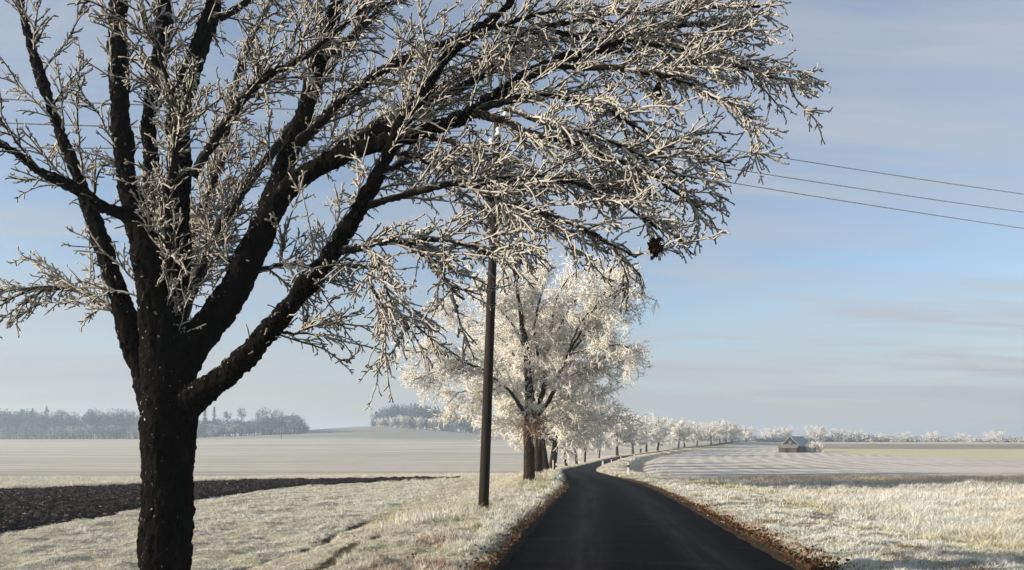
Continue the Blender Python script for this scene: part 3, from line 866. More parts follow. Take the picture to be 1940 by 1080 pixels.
PROTO = []
for sd, sp_, dn, rt_ in ((101, .46, 1.35, .019), (102, .50, 1.35, .019), (103, .42, 1.0, .038), (104, .47, 1.0, .038), (105, .40, 1.0, .038), (106, .52, 1.0, .038)):
    a, b, c = proto_tree(sd, spread=sp_, dense=dn, rt=rt_)
    a.materials.append(M_BARK2); b.materials.append(M_FARCROWN if sd > 102 else M_TWIG); c.materials.append(M_FARCROWN if sd > 102 else M_CROWN)
    PROTO.append((a, b, c))
print('proto verts', [len(p[2].vertices) for p in PROTO])
PN = ('trunk', 'limb', 'crown')
def plant(px, Y, h, k, rz, label, group, cat_='tree', name='avenue_tree', off=None, wide=1.0, x=None):
    x = (px - 970) * Y / F if x is None else x
    if off is not None:   # keep clear of the asphalt
        lim = float(rc(Y) - (hw(Y) + off) * math.sqrt(1 + np.interp(Y, _fy, _sl) ** 2))
        x = min(x, lim)
    o = empty(name, (x, Y, tz(x, Y) - .03), label, cat_, group, rz)
    o.scale = (h / 9 * wide, h / 9 * wide, h / 9)
    for nm, me in zip(PN, PROTO[k]):
        link(nm, me, None, o)
    return o
AV = 'frosted avenue trees along the road'
rows = [  # px, depth, height, proto, turn, label
 (1020, 39.5, 9.6, 0, 0.3, 'slim-trunked frosted tree standing right behind the tall bright first avenue tree'),
 (1034, 46, 10.2, 1, 1.2, 'thick-trunked frosted tree third in line, half hidden behind the tall bright tree'),
 (1045, 55, 10.4, 0, 2.2, 'frosted tree fourth in line, trunk close behind the thick-trunked one'),
 (1060, 65, 8.6, 1, 4.0, 'frosted avenue tree with short dark trunk where the road starts to bend right'),
 (1077, 80, 8.8, 0, 5.1, 'frosted avenue tree with slightly leaning slim trunk at the outer side of the bend'),
 (1093, 93, 8.6, 1, 0.9, 'frosted avenue tree with straight slim trunk midway along the bend'),
 (1108, 106, 7.9, 0, 3.1, 'frosted avenue tree with forked trunk near the end of the dense tree cluster'),
 (1135, 135, 7.0, 2, 0.2, 'smaller frosted tree at the right fringe of the dense tree cluster'),
 (1172, 155, 9.6, 5, 1.4, 'wide round frosted tree standing free, first right of the dense cluster'),
 (1204, 176, 9.3, 2, 2.5, 'frosted tree with thin straight trunk just left of the dark stump'),
 (1232, 195, 9.0, 3, 3.9, 'frosted tree with forked trunk just right of the dark stump'),
 (1254, 210, 10.0, 4, 4.4, 'narrower tall frosted tree just left of the two small road signs'),
 (1293, 240, 9.2, 3, 5.6, 'left one of a close pair of frosted trees right of the road signs'),
 (1303, 247, 9.0, 4, 0.5, 'right one of a close pair of frosted trees right of the road signs'),
 (1335, 262, 7.6, 2, 1.1, 'small round frosted tree standing alone before the ridge'),
 (1357, 279, 8.8, 5, 2.9, 'broad frosted tree opening the last avenue clump below the ridge'),
 (1374, 289, 8.6, 3, 3.3, 'frosted tree in the middle of the last avenue clump below the ridge'),
 (1383, 296, 8.6, 4, 4.2, 'slender frosted tree in the last avenue clump just before the ridge'),
 (1392, 303, 8.4, 2, 5.3, 'last frosted avenue tree where the road vanishes over the ridge'),
]
for px, Y, h, k, rz, lb in rows:
    plant(px, Y, h * (1.14 if Y > 140 else 1.06), k, rz, lb, AV, off=.55, wide=1.25 if Y > 140 else (.82 if Y > 60 else 1.0))
RT = 'frosted trees beyond the ridge'
beyond = [
 (1413, 335, 8.8, 3, .4, 'lone frosted tree in the gap between the avenue and the barn'),
 (1460, 345, 9.6, 2, 1.9, 'rounded frosted tree left of the barn with visible dark trunk'),
 (1488, 350, 10.0, 4, 2.2, 'tall narrow frosted tree rising directly left of the barn roof'),
 (1519, 355, 6.6, 5, 3.0, 'low frosted tree peeping over the barn ridge'),
 (1550, 345, 10.6, 3, 4.5, 'largest frosted tree just right of the barn'),
 (1591, 350, 9.4, 2, 5.0, 'frosted tree second right of the barn above the grey scrub'),
 (1628, 352, 8.4, 4, 0.8, 'frosted tree third right of the barn at the end of the grey scrub'),
 (1671, 350, 7.2, 5, 1.5, 'low spreading frosted tree alone right of the grey scrub'),
 (1714, 350, 7.6, 3, 2.6, 'frosted tree on the right horizon, fifth from the barn'),
 (1768, 352, 8.2, 2, 3.6, 'frosted tree on the right horizon, sixth from the barn'),
 (1822, 355, 7.2, 4, 4.7, 'frosted tree on the right horizon, seventh from the barn'),
 (1886, 352, 8.6, 5, 5.9, 'rightmost frosted tree on the horizon'),
]
for px, Y, h, k, rz, lb in beyond:
    plant(px, Y, h, k, rz, lb, RT, name='distant_tree', wide=1.3)

# ------------------------------------------------------------------ woods and shrubs far off
def foliage(rng, x, y, z, H, Rr, kind, n, tint):
    """leaf-clump triangles through a crown volume"""
    if kind == 'conifer':
        t = rng.random(n) ** .8
        rad = Rr * (1 - t) ** .8 * (.35 + .75 * rng.random(n))
        h = H * (.08 + .92 * t)
    else:
        d = unit(rng.normal(size=(n, 3))); q = rng.random(n) ** .4
        rad = None
    a = rng.random(n) * 2 * np.pi
    if kind == 'conifer':
        P = np.stack([np.cos(a) * rad, np.sin(a) * rad, h], 1)
    else:
        P = d * q[:, None] * np.array([Rr, Rr, H * .40]) + np.array([0, 0, H * .58])
        P = P + (fbm(P[:, 0] * .5 + x, P[:, 1] * .5, P[:, 2] * .5, 2)[:, None] - .5) * Rr * .8
    P = P + np.array([x, y, z])
    s = .42 + .5 * rng.random((n, 1))
    e1 = unit(rng.normal(size=(n, 3))) * s; e2 = unit(rng.normal(size=(n, 3))) * s
    V = np.stack([P - e1 * .5, P + e1 * .6, P + e2], 1).reshape(-1, 3)
    c = np.array(tint) * (1 + .5 * (rng.random((n, 1)) - .5))
    up = (P[:, 2:3] - z) / H
    return V, np.repeat(c, 3, 0)
def trunk_tri(x, y, z, h, r):
    an = np.arange(4) * np.pi / 2
    lo = np.stack([x + r * np.cos(an), y + r * np.sin(an), np.full(4, z - .5)], 1)
    hi = np.stack([x + r * .5 * np.cos(an), y + r * .5 * np.sin(an), np.full(4, z + h)], 1)
    V = np.concatenate([lo, hi])
    Tq = []
    for k in range(4):
        j = (k + 1) % 4
        Tq += [(k, j, 4 + j), (k, 4 + j, 4 + k)]
    return V, np.array(Tq)
def wood(name, spots, label, catg, rng, kind=None, parent=None):
    Vs, Ts, Cs = [], [], []; base = 0
    for (x, y, H, Rr, kd, n, tint) in spots:
        z = tz(x, y)
        V, C = foliage(rng, x, y, z, H, Rr, kd, n, tint)
        Vs.append(V); Ts.append(np.arange(len(V)).reshape(-1, 3) + base); Cs.append(C); base += len(V)
        V, Tq = trunk_tri(x, y, z, H * .85, .22)
        Vs.append(V); Ts.append(Tq + base); Cs.append(np.tile([[.05, .045, .045]], (8, 1))); base += 8
    C = np.concatenate(Cs); C = np.concatenate([C, np.ones((len(C), 1))], 1)
    o = link(name, np_mesh(name, np.concatenate(Vs), None, np.concatenate(Ts), cols={'tint': np.clip(C, 0, 1)}, smooth=False), M_WOODS, parent)
    return tag(o, label, catg, None, kind)
rw = np.random.default_rng(51)
HAZE_BLUE = (.06, .10, .13); PALE = (.34, .345, .34); MIDT = (.15, .19, .215)  # blue of the distant haze is mixed into the dark tree tint
sp_ = []
for k in range(170):   # wood on the hill, running down to the right
    px = 712 + 190 * rw.random(); Y = 476 + 70 * rw.random()
    sp_.append(((px - 970) * Y / F, Y, np.interp(px, [705, 760, 800, 850, 900], [11, 17.5, 17, 15, 12]) * (.8 + .25 * rw.random()), 3.4 + 1.6 * rw.random(), 'conifer' if rw.random() < .3 else 'round', 420, HAZE_BLUE if rw.random() < .75 else MIDT))
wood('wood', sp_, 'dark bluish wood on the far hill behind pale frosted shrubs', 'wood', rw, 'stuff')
sp_ = []
for k in range(300):   # long wood behind the left field
    px = -60 + 625 * rw.random(); Y = 395 + 40 * rw.random()
    top = np.interp(px, [-60, 120, 215, 300, 400, 470, 520], [17, 18.5, 19, 15, 11.5, 10, 11])
    sp_.append(((px - 970) * Y / F, Y, top * (.55 + .45 * rw.random()), 3.0 + 2.0 * rw.random(), 'conifer' if rw.random() < .10 else 'round', 420, HAZE_BLUE if rw.random() < .6 else MIDT))
for k in range(170):
    px = -60 + 640 * rw.random(); Y = 388 + 8 * rw.random()
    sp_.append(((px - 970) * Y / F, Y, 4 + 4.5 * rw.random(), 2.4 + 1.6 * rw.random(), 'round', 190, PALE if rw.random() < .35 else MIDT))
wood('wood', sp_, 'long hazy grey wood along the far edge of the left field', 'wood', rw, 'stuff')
def single(name, px, Y, H, Rr, kd, n, tint, label, group='separate trees at the far left wood'):
    x = (px - 970) * Y / F; z = tz(x, Y)
    o = empty(name, (x, Y, z), label, 'tree', group)
    V, C = foliage(rw, 0, 0, 0, H, Rr, kd, n, tint)
    C = np.concatenate([C, np.ones((len(C), 1))], 1)
    link('crown', np_mesh('crown', V, None, np.arange(len(V)).reshape(-1, 3), cols={'tint': np.clip(C, 0, 1)}, smooth=False), M_WOODS, o)
    V, Tq = trunk_tri(0, 0, 0, H * .85, .25)
    link('trunk', np_mesh('trunk', V, None, Tq, cols={'tint': np.tile([[.05, .045, .045, 1]], (8, 1))}), M_WOODS, o)
    return o
single('spruce', 388, 392, 15.5, 2.6, 'conifer', 420, HAZE_BLUE, 'pointed spruce in the far left wood, nearest the big trunk')
single('spruce', 406, 394, 16.5, 2.2, 'conifer', 420, HAZE_BLUE, 'narrow tall spruce in the far left wood, second from the big trunk')
def pine(px, Y, H, label, tint):
    x = (px - 970) * Y / F; z = tz(x, Y)
    o = empty('pine', (x, Y, z), label, 'tree', 'separate trees at the far left wood')
    V, C = foliage(rw, 0, 0, H * .40, H * .62, 2.3, 'round', 240, tint)
    C = np.concatenate([C, np.ones((len(C), 1))], 1)
    link('crown', np_mesh('crown', V, None, np.arange(len(V)).reshape(-1, 3), cols={'tint': np.clip(C, 0, 1)}, smooth=False), M_WOODS, o)
    V, Tq = trunk_tri(0, 0, 0, H * .9, .25)
    link('trunk', np_mesh('trunk', V, None, Tq, cols={'tint': np.tile([[.06, .05, .05, 1]], (8, 1))}), M_WOODS, o)
pine(430, 392, 14.5, 'dark bushy-topped pine standing out of the far left wood', HAZE_BLUE)
pine(457, 392, 16.0, 'lanky pine with high tufted top in the far left wood', MIDT)
single('bare_tree', 498, 390, 15.5, 4.2, 'round', 900, MIDT, 'tallest round hazy tree near the right end of the far left wood')
single('bare_tree', 525, 391, 13.8, 4.2, 'round', 800, MIDT, 'round hazy tree second from the right end of the far left wood')
single('bare_tree', 556, 392, 11.5, 4.4, 'round', 800, PALE, 'pale low tree closing the right end of the far left wood')
single('bare_tree', 706, 470, 9.5, 2.0, 'round', 220, PALE, 'thin bare tree at the left corner of the hill wood', 'separate trees at the hill wood')

sh_tr, sh_li, sh_cr = proto_tree(211, H=9, trunk=.35, spread=.60, nl=12, rt=.085, dense=.95)
sh_tr.materials.append(M_BARK2); sh_li.materials.append(M_FARCROWN); sh_cr.materials.append(M_FARCROWN)
shrubs = [(720, 462, 6.5, 'low frosted shrub leftmost along the hill wood'), (742, 462, 7.4, 'frosted shrub second from the left along the hill wood'),
 (764, 463, 9.2, 'large round frosted shrub left of the gap in the shrub row'), (795, 464, 8.8, 'round frosted shrub just right of the gap in the shrub row'),
 (820, 466, 8.6, 'frosted shrub in the middle of the right half of the shrub row'), (838, 468, 9.4, 'tallest frosted shrub in the right half of the shrub row'),
 (858, 470, 6.8, 'small frosted shrub third from the right of the shrub row'), (874, 472, 4.6, 'tiny frosted shrub near the pole in the shrub row'),
 (905, 474, 8.6, 'frosted shrub half hidden by the wooden pole at the end of the shrub row')]
def shrub(name, x, Y, h, rz, lb, group, cat_='shrub', wide=1.0):
    o = empty(name, (x, Y, tz(x, Y) - .05), lb, cat_, group, rz)
    o.scale = (h / 9 * wide, h / 9 * wide, h / 9)
    for nm, me in zip(PN, (sh_tr, sh_li, sh_cr)): link(nm, me, None, o)
for k, (px, Y, h, lb) in enumerate(shrubs):
    shrub('frosted_shrub', (px - 970) * Y / F, Y, h * .92, k * 1.3, lb, 'frosted shrubs before the hill wood', wide=1.05)

# grey scrub under the far right trees
sp_ = []
for k in range(110):
    px = np.interp(rw.random(), [0, .62, 1], [1430, 1650, 1940]); Y = 338 + 16 * rw.random()
    sp_.append(((px - 970) * Y / F, Y, (3.0 + 2.4 * rw.random()) * (1.0 if 1540 < px < 1650 else .75), 2.2 + 1.5 * rw.random(), 'round', 200, PALE))
wood('scrub', sp_, 'low grey frosted scrub along the foot of the distant right trees', 'scrub', rw, 'stuff')
sp_ = []
for k in range(60):
    px = 1150 + 270 * rw.random(); Y = 470 + 50 * rw.random()
    sp_.append(((px - 970) * Y / F, Y, 7 + 4 * rw.random(), 3.4, 'round', 260, MIDT))
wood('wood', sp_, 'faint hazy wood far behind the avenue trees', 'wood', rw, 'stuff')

# ------------------------------------------------------------------ utility pole, insulators, wires
PY = 17.6
def at(px, py, Y): return np.array([(px - 970) * Y / F, Y, EYE - (py - HZ) * Y / F])
pb, pt = at(915, 972, PY), at(943, 226, PY)
pb[2] = tz(pb[0], PY) - .25
pole = empty('utility_pole', (pb[0], pb[1], pb[2] + .25), 'tall brown wooden utility pole leaning slightly right on the grassy verge', 'utility pole')
po = np.array(pole.location)
pp = np.linspace(0, 1, 14)[:, None]
path = pb + (pt - pb) * pp - po
prad = .132 - .04 * pp[:, 0]
def pole_material():
    b = NB('weathered_tarred_pole')
    co = b.map(b.coord(), (1, 1, .06))
    n = b.noise(co, 30, 5, .65)
    col = b.mix(b.rng(n, .3, .75), (0.005, 0.0035, 0.0025), (0.024, 0.017, 0.011))
    sp = b.rng(b.noise(b.map(b.coord(), (1, 1, .5)), 40, 2, .6), .74, .78)
    col = b.mix(sp, col, (.5, .48, .42))
    return b.surf(col, .85, .2, b.bump(n, .6, .01))
link('shaft', tube_mesh('shaft', [(path[None], prad[None], np.zeros((1, 14)))], 20, .02, cap=True), pole_material(), pole)
def lathe(prof, n=14):
    prof = np.array(prof); an = np.arange(n) * 2 * np.pi / n
    V = np.stack([prof[:, 0][:, None] * np.cos(an), prof[:, 0][:, None] * np.sin(an), np.repeat(prof[:, 1][:, None], n, 1)], -1).reshape(-1, 3)
    K = len(prof); j = np.arange(n)
    Q = np.concatenate([np.stack([k * n + j, k * n + (j + 1) % n, (k + 1) * n + (j + 1) % n, (k + 1) * n + j], 1) for k in range(K - 1)])
    return V, Q
M_PORC = mat_simple('white_porcelain', (.72, .70, .62), (.8, .78, .7), 20, .25, .5)
M_STEEL = mat_simple('rusty_hook_steel', (.05, .035, .025), (.11, .08, .06), 30, .6, .4)
ins_at = [at(957, 214, PY - .05), at(944, 250, PY - .17), at(931, 271, PY - .05)]
for c in ins_at:
    c = c - po
    V, Q = lathe([(.001, .085), (.03, .08), (.045, .055), (.05, .03), (.038, .02), (.04, .0), (.06, -.03), (.065, -.07), (.05, -.075), (.02, -.06), (.001, -.06)])
    hk = link('hook', tube_mesh('hook', [(np.array([[c + [0, 0, -.04], c + [0, 0, -.16], c * .55 + (pt - po) * .45 * np.array([1, 1, 0]) + np.array([0, 0, (c[2] - .19) - c[2] * .55]), np.array([pt[0] - po[0] - .01, pt[1] - po[1], c[2] - .17])]]), np.full((1, 4), .013), np.zeros((1, 4)))], 6), M_STEEL, pole)
    link('insulator', np_mesh('insulator', V * 1.35 + c, Q), M_PORC, hk)
M_WIRE = mat_simple('rimed_wire', (.22, .21, .2), (.5, .48, .45), 8, .7, .3)
def wire(name, a, b, sag, label, r=.0125):
    t = np.linspace(0, 1, 60)[:, None]
    P = a + (b - a) * t; P[:, 2] -= (4 * sag * t * (1 - t))[:, 0]
    o = link(name, tube_mesh(name, [(P[None], np.full((1, 60), r), np.ones((1, 60)))], 6), M_WIRE)
    return tag(o, label, 'wire', 'overhead wires on the pole')
# next pole stands out of frame to the right, further off; the previous one behind the big tree's left side
for k, (c, lab) in enumerate(zip(ins_at, ('highest', 'middle', 'lowest'))):
    ye = (340, 375, 404)[k]
    Yw = 24.5
    m = at(1733, ye, Yw)
    d = m - c
    e = c + d * 1.95; e[2] += .28
    wire('power_wire', c + [0, 0, .03], e, .12, lab + ' of the three rimed wires crossing the sky right of the pole')
    q = at((300, 290, 285)[k], (190, 232, 271)[k], 14.8)
    e = c + (q - c) * 1.9
    wire('power_wire', c + [0, 0, .03], e, .12, lab + ' of the three wires running left from the pole behind the big tree')

for px, Y, h, lb in ((533, 318, 8, 'tiny far pole in the left field before the wood'), (786, 430, 6.2, 'tiny far pole at the foot of the hill wood')):
    x = (px - 970) * Y / F; z = tz(x, Y)
    o = empty('distant_pole', (x, Y, z), lb, 'utility pole', 'far poles in the left field')
    P = np.array([[(0, 0, -.3), (0, 0, h * .5), (0, 0, h)]], float)
    link('shaft', tube_mesh('shaft', [(P, np.array([[.16, .14, .11]]), np.zeros((1, 3)))], 8, cap=True), M_STEEL, o)
    P = np.array([[(-.7, 0, h - .5), (0, -.14, h - .5), (.7, 0, h - .5)]], float)
    link('crossarm', tube_mesh('crossarm', [(P, np.full((1, 3), .06), np.zeros((1, 3)))], 6, cap=True), M_STEEL, o)

# ------------------------------------------------------------------ marker posts, signs, stump
M_WHITE = mat_simple('post_white', (.74, .73, .70), (.82, .81, .78), 10, .5, .4)
M_BLACK = mat_simple('post_black', (.012, .012, .012), (.02, .02, .02), 10, .5, .4)
M_GREYP = mat_simple('grey_post', (.38, .37, .34), (.6, .58, .53), 10, .8, .2)
def prism(w0, w1, z0, z1, skew=0.0, c=(0, 0)):
    """triangular delineator section with rounded nose"""
    pts = []
    for a in np.linspace(0, 2 * np.pi, 12, endpoint=False):
        rr = 1 / (math.cos(((a + np.pi / 3) % (2 * np.pi / 3)) - np.pi / 3) + .35)
        pts.append((math.cos(a - np.pi / 2) * rr, math.sin(a - np.pi / 2) * rr))
    pts = np.array(pts) * .62
    lo = np.concatenate([pts * w0, np.full((12, 1), z0)], 1); hi = np.concatenate([pts * w1, np.full((12, 1), z1)], 1)
    hi[:, 2] -= skew * pts[:, 1] * .05
    V = np.concatenate([lo, hi, [[0, 0, z0]], [[0, 0, z1]]])
    j = np.arange(12)
    Q = np.stack([j, (j + 1) % 12, 12 + (j + 1) % 12, 12 + j], 1)
    T = np.concatenate([np.stack([(j + 1) % 12, j, np.full(12, 24)], 1), np.stack([12 + j, 12 + (j + 1) % 12, np.full(12, 25)], 1)])
    return V, Q, T
pb_ = np_mesh('body', *prism(.075, .065, -.2, .66), smooth=False); pb_.materials.append(M_WHITE)
pk_ = np_mesh('band', *prism(.0665, .064, .66, .86), smooth=False); pk_.materials.append(M_BLACK)
pc_ = np_mesh('cap', *prism(.064, .060, .86, 1.06, 1.0), smooth=False); pc_.materials.append(M_WHITE)
def edge_x(Y, side, off):
    return float(rc(Y) + side * (hw(Y) + off) * math.sqrt(1 + np.interp(Y, _fy, _sl) ** 2))
def marker(x, Y, lb, sc=1.0, wd=1.25):
    o = empty('marker_post', (x, Y, tz(x, Y)), lb, 'marker post', 'roadside marker posts')
    o.scale = (wd, wd, sc)
    for nm, me in zip(('body', 'band', 'cap'), (pb_, pk_, pc_)): link(nm, me, None, o)
marker((1190.5 - 970) * 47 / F, 47, 'white marker post with black band at the field corner right of the bend', .78, 1.6)
marker((1054 - 970) * 50 / F, 50, 'marker post on the grassy hump left of the bend', .7)
for (px, Y, lb) in ((1131, 72, 'marker post on the inside of the bend, second from the narrowest spot'), (1149, 96, 'marker post on the bank right of the road where it straightens'),
                    (1170, 122, 'marker post right of the road below the wide round free-standing tree'), (1195, 148, 'marker post right of the road below the thin-trunked tree'),
                    (1269, 205, 'marker post right of the road below the two road signs'), (1324, 248, 'marker post right of the road, farthest up towards the ridge')):
    x = edge_x(Y, 1, .55)
    marker(x, Y, lb, 1.0)
def thin_post(x, Y, h, lb, r=.03):
    P = np.array([[(0, 0, -.2), (0.01, 0, h * .5), (0.0, 0, h)]], float)
    o = link('snow_stake', tube_mesh('snow_stake', [(P, np.array([[r, r * .95, r * .9]]), np.zeros((1, 3)))], 8, cap=True), M_GREYP)
    o.location = (x, Y, tz(x, Y)); tag(o, lb, 'stake')
thin_post(edge_x(70, 1, .5), 70, 1.5, 'thin grey stake at the narrowest spot inside the bend', .035)
thin_post((1048 - 970) * 53 / F, 53, .9, 'short dark wooden stake beside the marker post on the left hump', .05)
# dark stump
xs_ = min((1221 - 970) * 186 / F, edge_x(186, -1, .5))
st = empty('tree_stump', (xs_, 186, tz(xs_, 186)), 'short dark tree stump beside the road between avenue trees', 'stump')
P = np.array([[(0, 0, -.2), (0, 0, .15), (.02, 0, .7), (.03, 0, 1.15)]], float)
link('stem', tube_mesh('stem', [(P, np.array([[.34, .24, .21, .19]]), np.zeros((1, 4)))], 12, .08, cap=True), M_BARK, st)
link('knot', tube_mesh('knot', [(np.array([[(.05, 0, .8), (.22, 0, .98), (.28, 0, 1.12)]], float), np.array([[.09, .08, .05]]), np.zeros((1, 3)))], 8, .05, cap=True), M_BARK, st)
# two road signs seen from behind
M_SIGN = mat_simple('grey_sign_back', (.06, .06, .06), (.10, .10, .10), 3, .5, .4)
def sign(px, Y, kind, h, lb):
    x = min((px - 970) * Y / F, edge_x(Y, -1, .9)); z = tz(x, Y)
    o = empty('road_sign', (x, Y, z), lb, 'road sign', 'road signs by the turnoff', -.35)
    P = np.array([[(0, 0, -.3), (0, 0, h * .5), (0, 0, h)]], float)
    link('post', tube_mesh('post', [(P, np.full((1, 3), .035), np.zeros((1, 3)))], 10, cap=True), M_GREYP, o)
    m = 3 if kind == 'tri' else 24
    a = np.linspace(0, 2 * np.pi, m, endpoint=False) + np.pi / 2
    p2 = np.stack([np.cos(a), np.sin(a)], 1) * (.52 if kind == 'tri' else .40)
    f = np.concatenate([np.stack([p2[:, 0], np.full(m, -.05 - .025), p2[:, 1] + h - .3], 1), np.stack([p2[:, 0], np.full(m, -.05), p2[:, 1] + h - .3], 1), [[0, -.075, h - .3], [0, -.05, h - .3]]])
    j = np.arange(m)
    Q = np.stack([j, (j + 1) % m, m + (j + 1) % m, m + j], 1)
    T = np.concatenate([np.stack([(j + 1) % m, j, np.full(m, 2 * m)], 1), np.stack([m + j, m + (j + 1) % m, np.full(m, 2 * m + 1)], 1)])
    link('plate', np_mesh('plate', f, Q, T, smooth=False), M_SIGN, o)
sign(1265, 214, 'tri', 2.3, 'small triangular road sign seen from behind, left of two')
sign(1273, 217, 'round', 1.9, 'small round dark road sign, right of two')

# ------------------------------------------------------------------ barn
def box(x0, x1, y0, y1, z0, z1):
    V = np.array([(x, y, z) for z in (z0, z1) for (x, y) in ((x0, y0), (x1, y0), (x1, y1), (x0, y1))], float)
    Q = [(3, 2, 1, 0), (4, 5, 6, 7), (0, 1, 5, 4), (1, 2, 6, 5), (2, 3, 7, 6), (3, 0, 4, 7)]
    return V, Q
def mesh_of(name, parts):
    Vs, Qs, Ts, b = [], [], [], 0
    for p in parts:
        V, Q = p[0], p[1]
        Vs.append(np.array(V, float))
        for q in Q:
            (Qs if len(q) == 4 else Ts).append([i + b for i in q])
        b += len(V)
    return np_mesh(name, np.concatenate(Vs), Qs or None, Ts or None, smooth=False)
def plank_material(name, c1, c2, ax):
    b = NB(name)
    co = b.coord()
    wv = b.noise(b.map(co, (5, 5, .15)), 1.0, 4, .6)
    return b.surf(b.mix(b.rng(wv, .3, .7), c1, c2), .9, .1, b.bump(wv, .6, .03))
M_PLANK = plank_material('weathered_planks', (.026, .020, .015), (.07, .056, .044), 0)
M_GABLE = plank_material('dark_gable_boards', (.009, .0075, .006), (.028, .022, .017), 0)
def roofmat():
    b = NB('frosted_roof')
    co = b.coord()
    n = b.noise(b.map(co, (1.5, 1.5, 5)), 1.0, 4, .6)
    return b.surf(b.mix(b.rng(n, .3, .65), (.15, .16, .18), (.40, .42, .46)), .8, .2, b.bump(n, .5, .03))
M_ROOF = roofmat()
BY = 190.0; bx = (1497 - 970) * BY / F
barn = empty('barn', (bx, BY, tz(bx, BY)), 'small weathered wooden barn with frosted gable roof standing in the right field', 'barn', None, -R(47))
# local: gable faces -Y, ridge runs along +Y
W, Ld, EH, AH = 2.35, 7.2, 1.95, 4.25
th = .05
def shell(x0, x1, y0, y1, z0, z1, t=.12):
    return [box(x0, x1, y0, y0 + t, z0, z1), box(x0, x1, y1 - t, y1, z0, z1), box(x0, x0 + t, y0 + t + .002, y1 - t - .002, z0, z1), box(x1 - t, x1, y0 + t + .002, y1 - t - .002, z0, z1)]
link('wall', mesh_of('wall', shell(-W, W, 0, Ld, -.3, EH)), M_PLANK, barn)
def gable(y):
    V = [(-W, y, EH + .004), (W, y, EH + .004), (0, y, AH - .02), (-W, y + .1, EH + .004), (W, y + .1, EH + .004), (0, y + .1, AH - .02)]
    return V, [(0, 1, 2), (5, 4, 3), (0, 3, 4, 1), (1, 4, 5, 2), (2, 5, 3, 0)]
link('gable', mesh_of('gable', [gable(0.01)]), M_GABLE, barn)
link('gable', mesh_of('gable', [gable(Ld - .11)]), M_GABLE, barn)
def slab(s):
    ex, ez = s * (W + .35), EH - (AH - EH) / W * .35
    y0, y1 = -.18, Ld + .2
    n_ = np.array([(AH - EH), 0, W * 1.0]); n_ = n_ / np.linalg.norm(n_) * .07; n_[0] *= s
    a = [np.array(p, float) for p in ((0, y0, AH + .02), (ex, y0, ez + .02), (ex, y1, ez + .02), (0, y1, AH + .02))]
    V = a + [p + n_ for p in a]
    Q = [(0, 1, 2, 3), (7, 6, 5, 4), (0, 4, 5, 1), (1, 5, 6, 2), (2, 6, 7, 3), (3, 7, 4, 0)]
    return V, Q
rf = link('roof', mesh_of('roof', [slab(1)]), M_ROOF, barn)
rf2 = link('roof', mesh_of('roof', [slab(-1)]), M_ROOF, barn)
# lean-to before the gable
lt = link('lean_to', mesh_of('lean_to', [box(-W - .1, W + .1, -1.5, -1.4, -.3, 1.28), box(-W - .1, -W, -1.396, -.004, -.3, 1.28), box(W, W + .1, -1.396, -.004, -.3, 1.28)]), M_PLANK, barn)
V = [(-W - .35, -1.75, 1.24), (W + .35, -1.75, 1.24), (W + .35, -.02, 2.12), (-W - .35, -.02, 2.12)]
V = V + [(x, y, z + .1) for x, y, z in V]
link('lean_to_roof', mesh_of('lean_to_roof', [(V, [(3, 2, 1, 0), (4, 5, 6, 7), (0, 1, 5, 4), (1, 2, 6, 5), (2, 3, 7, 6), (3, 0, 4, 7)])]), mat_simple('mossy_grey_roof', (.06, .06, .05), (.17, .17, .155), 2.0), lt)
dr = link('door', mesh_of('door', [box(-.7, .5, -1.545, -1.505, -.1, 1.15)]), M_GABLE, barn)
link('hatch', mesh_of('hatch', [box(-.4, .4, -.045, -.005, 2.3, 3.0)]), M_BLACK, barn)
dv = np.array([math.sin(R(47)), math.cos(R(47))]); rv_ = np.array([math.cos(R(47)), -math.sin(R(47))])
for k, (u, v, h, lb) in enumerate(((3.6, 3.6, 2.5, 'grey frosted bush leaning on the shaded side of the barn'), (4.0, 5.8, 3.1, 'taller frosted bush at the back corner of the barn'), (5.6, 5.6, 2.3, 'bright frosted bush outermost right of the barn'))):
    p = np.array([bx, BY]) + rv_ * u + dv * v
    shrub('barn_bush', p[0], p[1], h, k * 2.1, lb, 'frosted bushes beside the barn', 'bush')

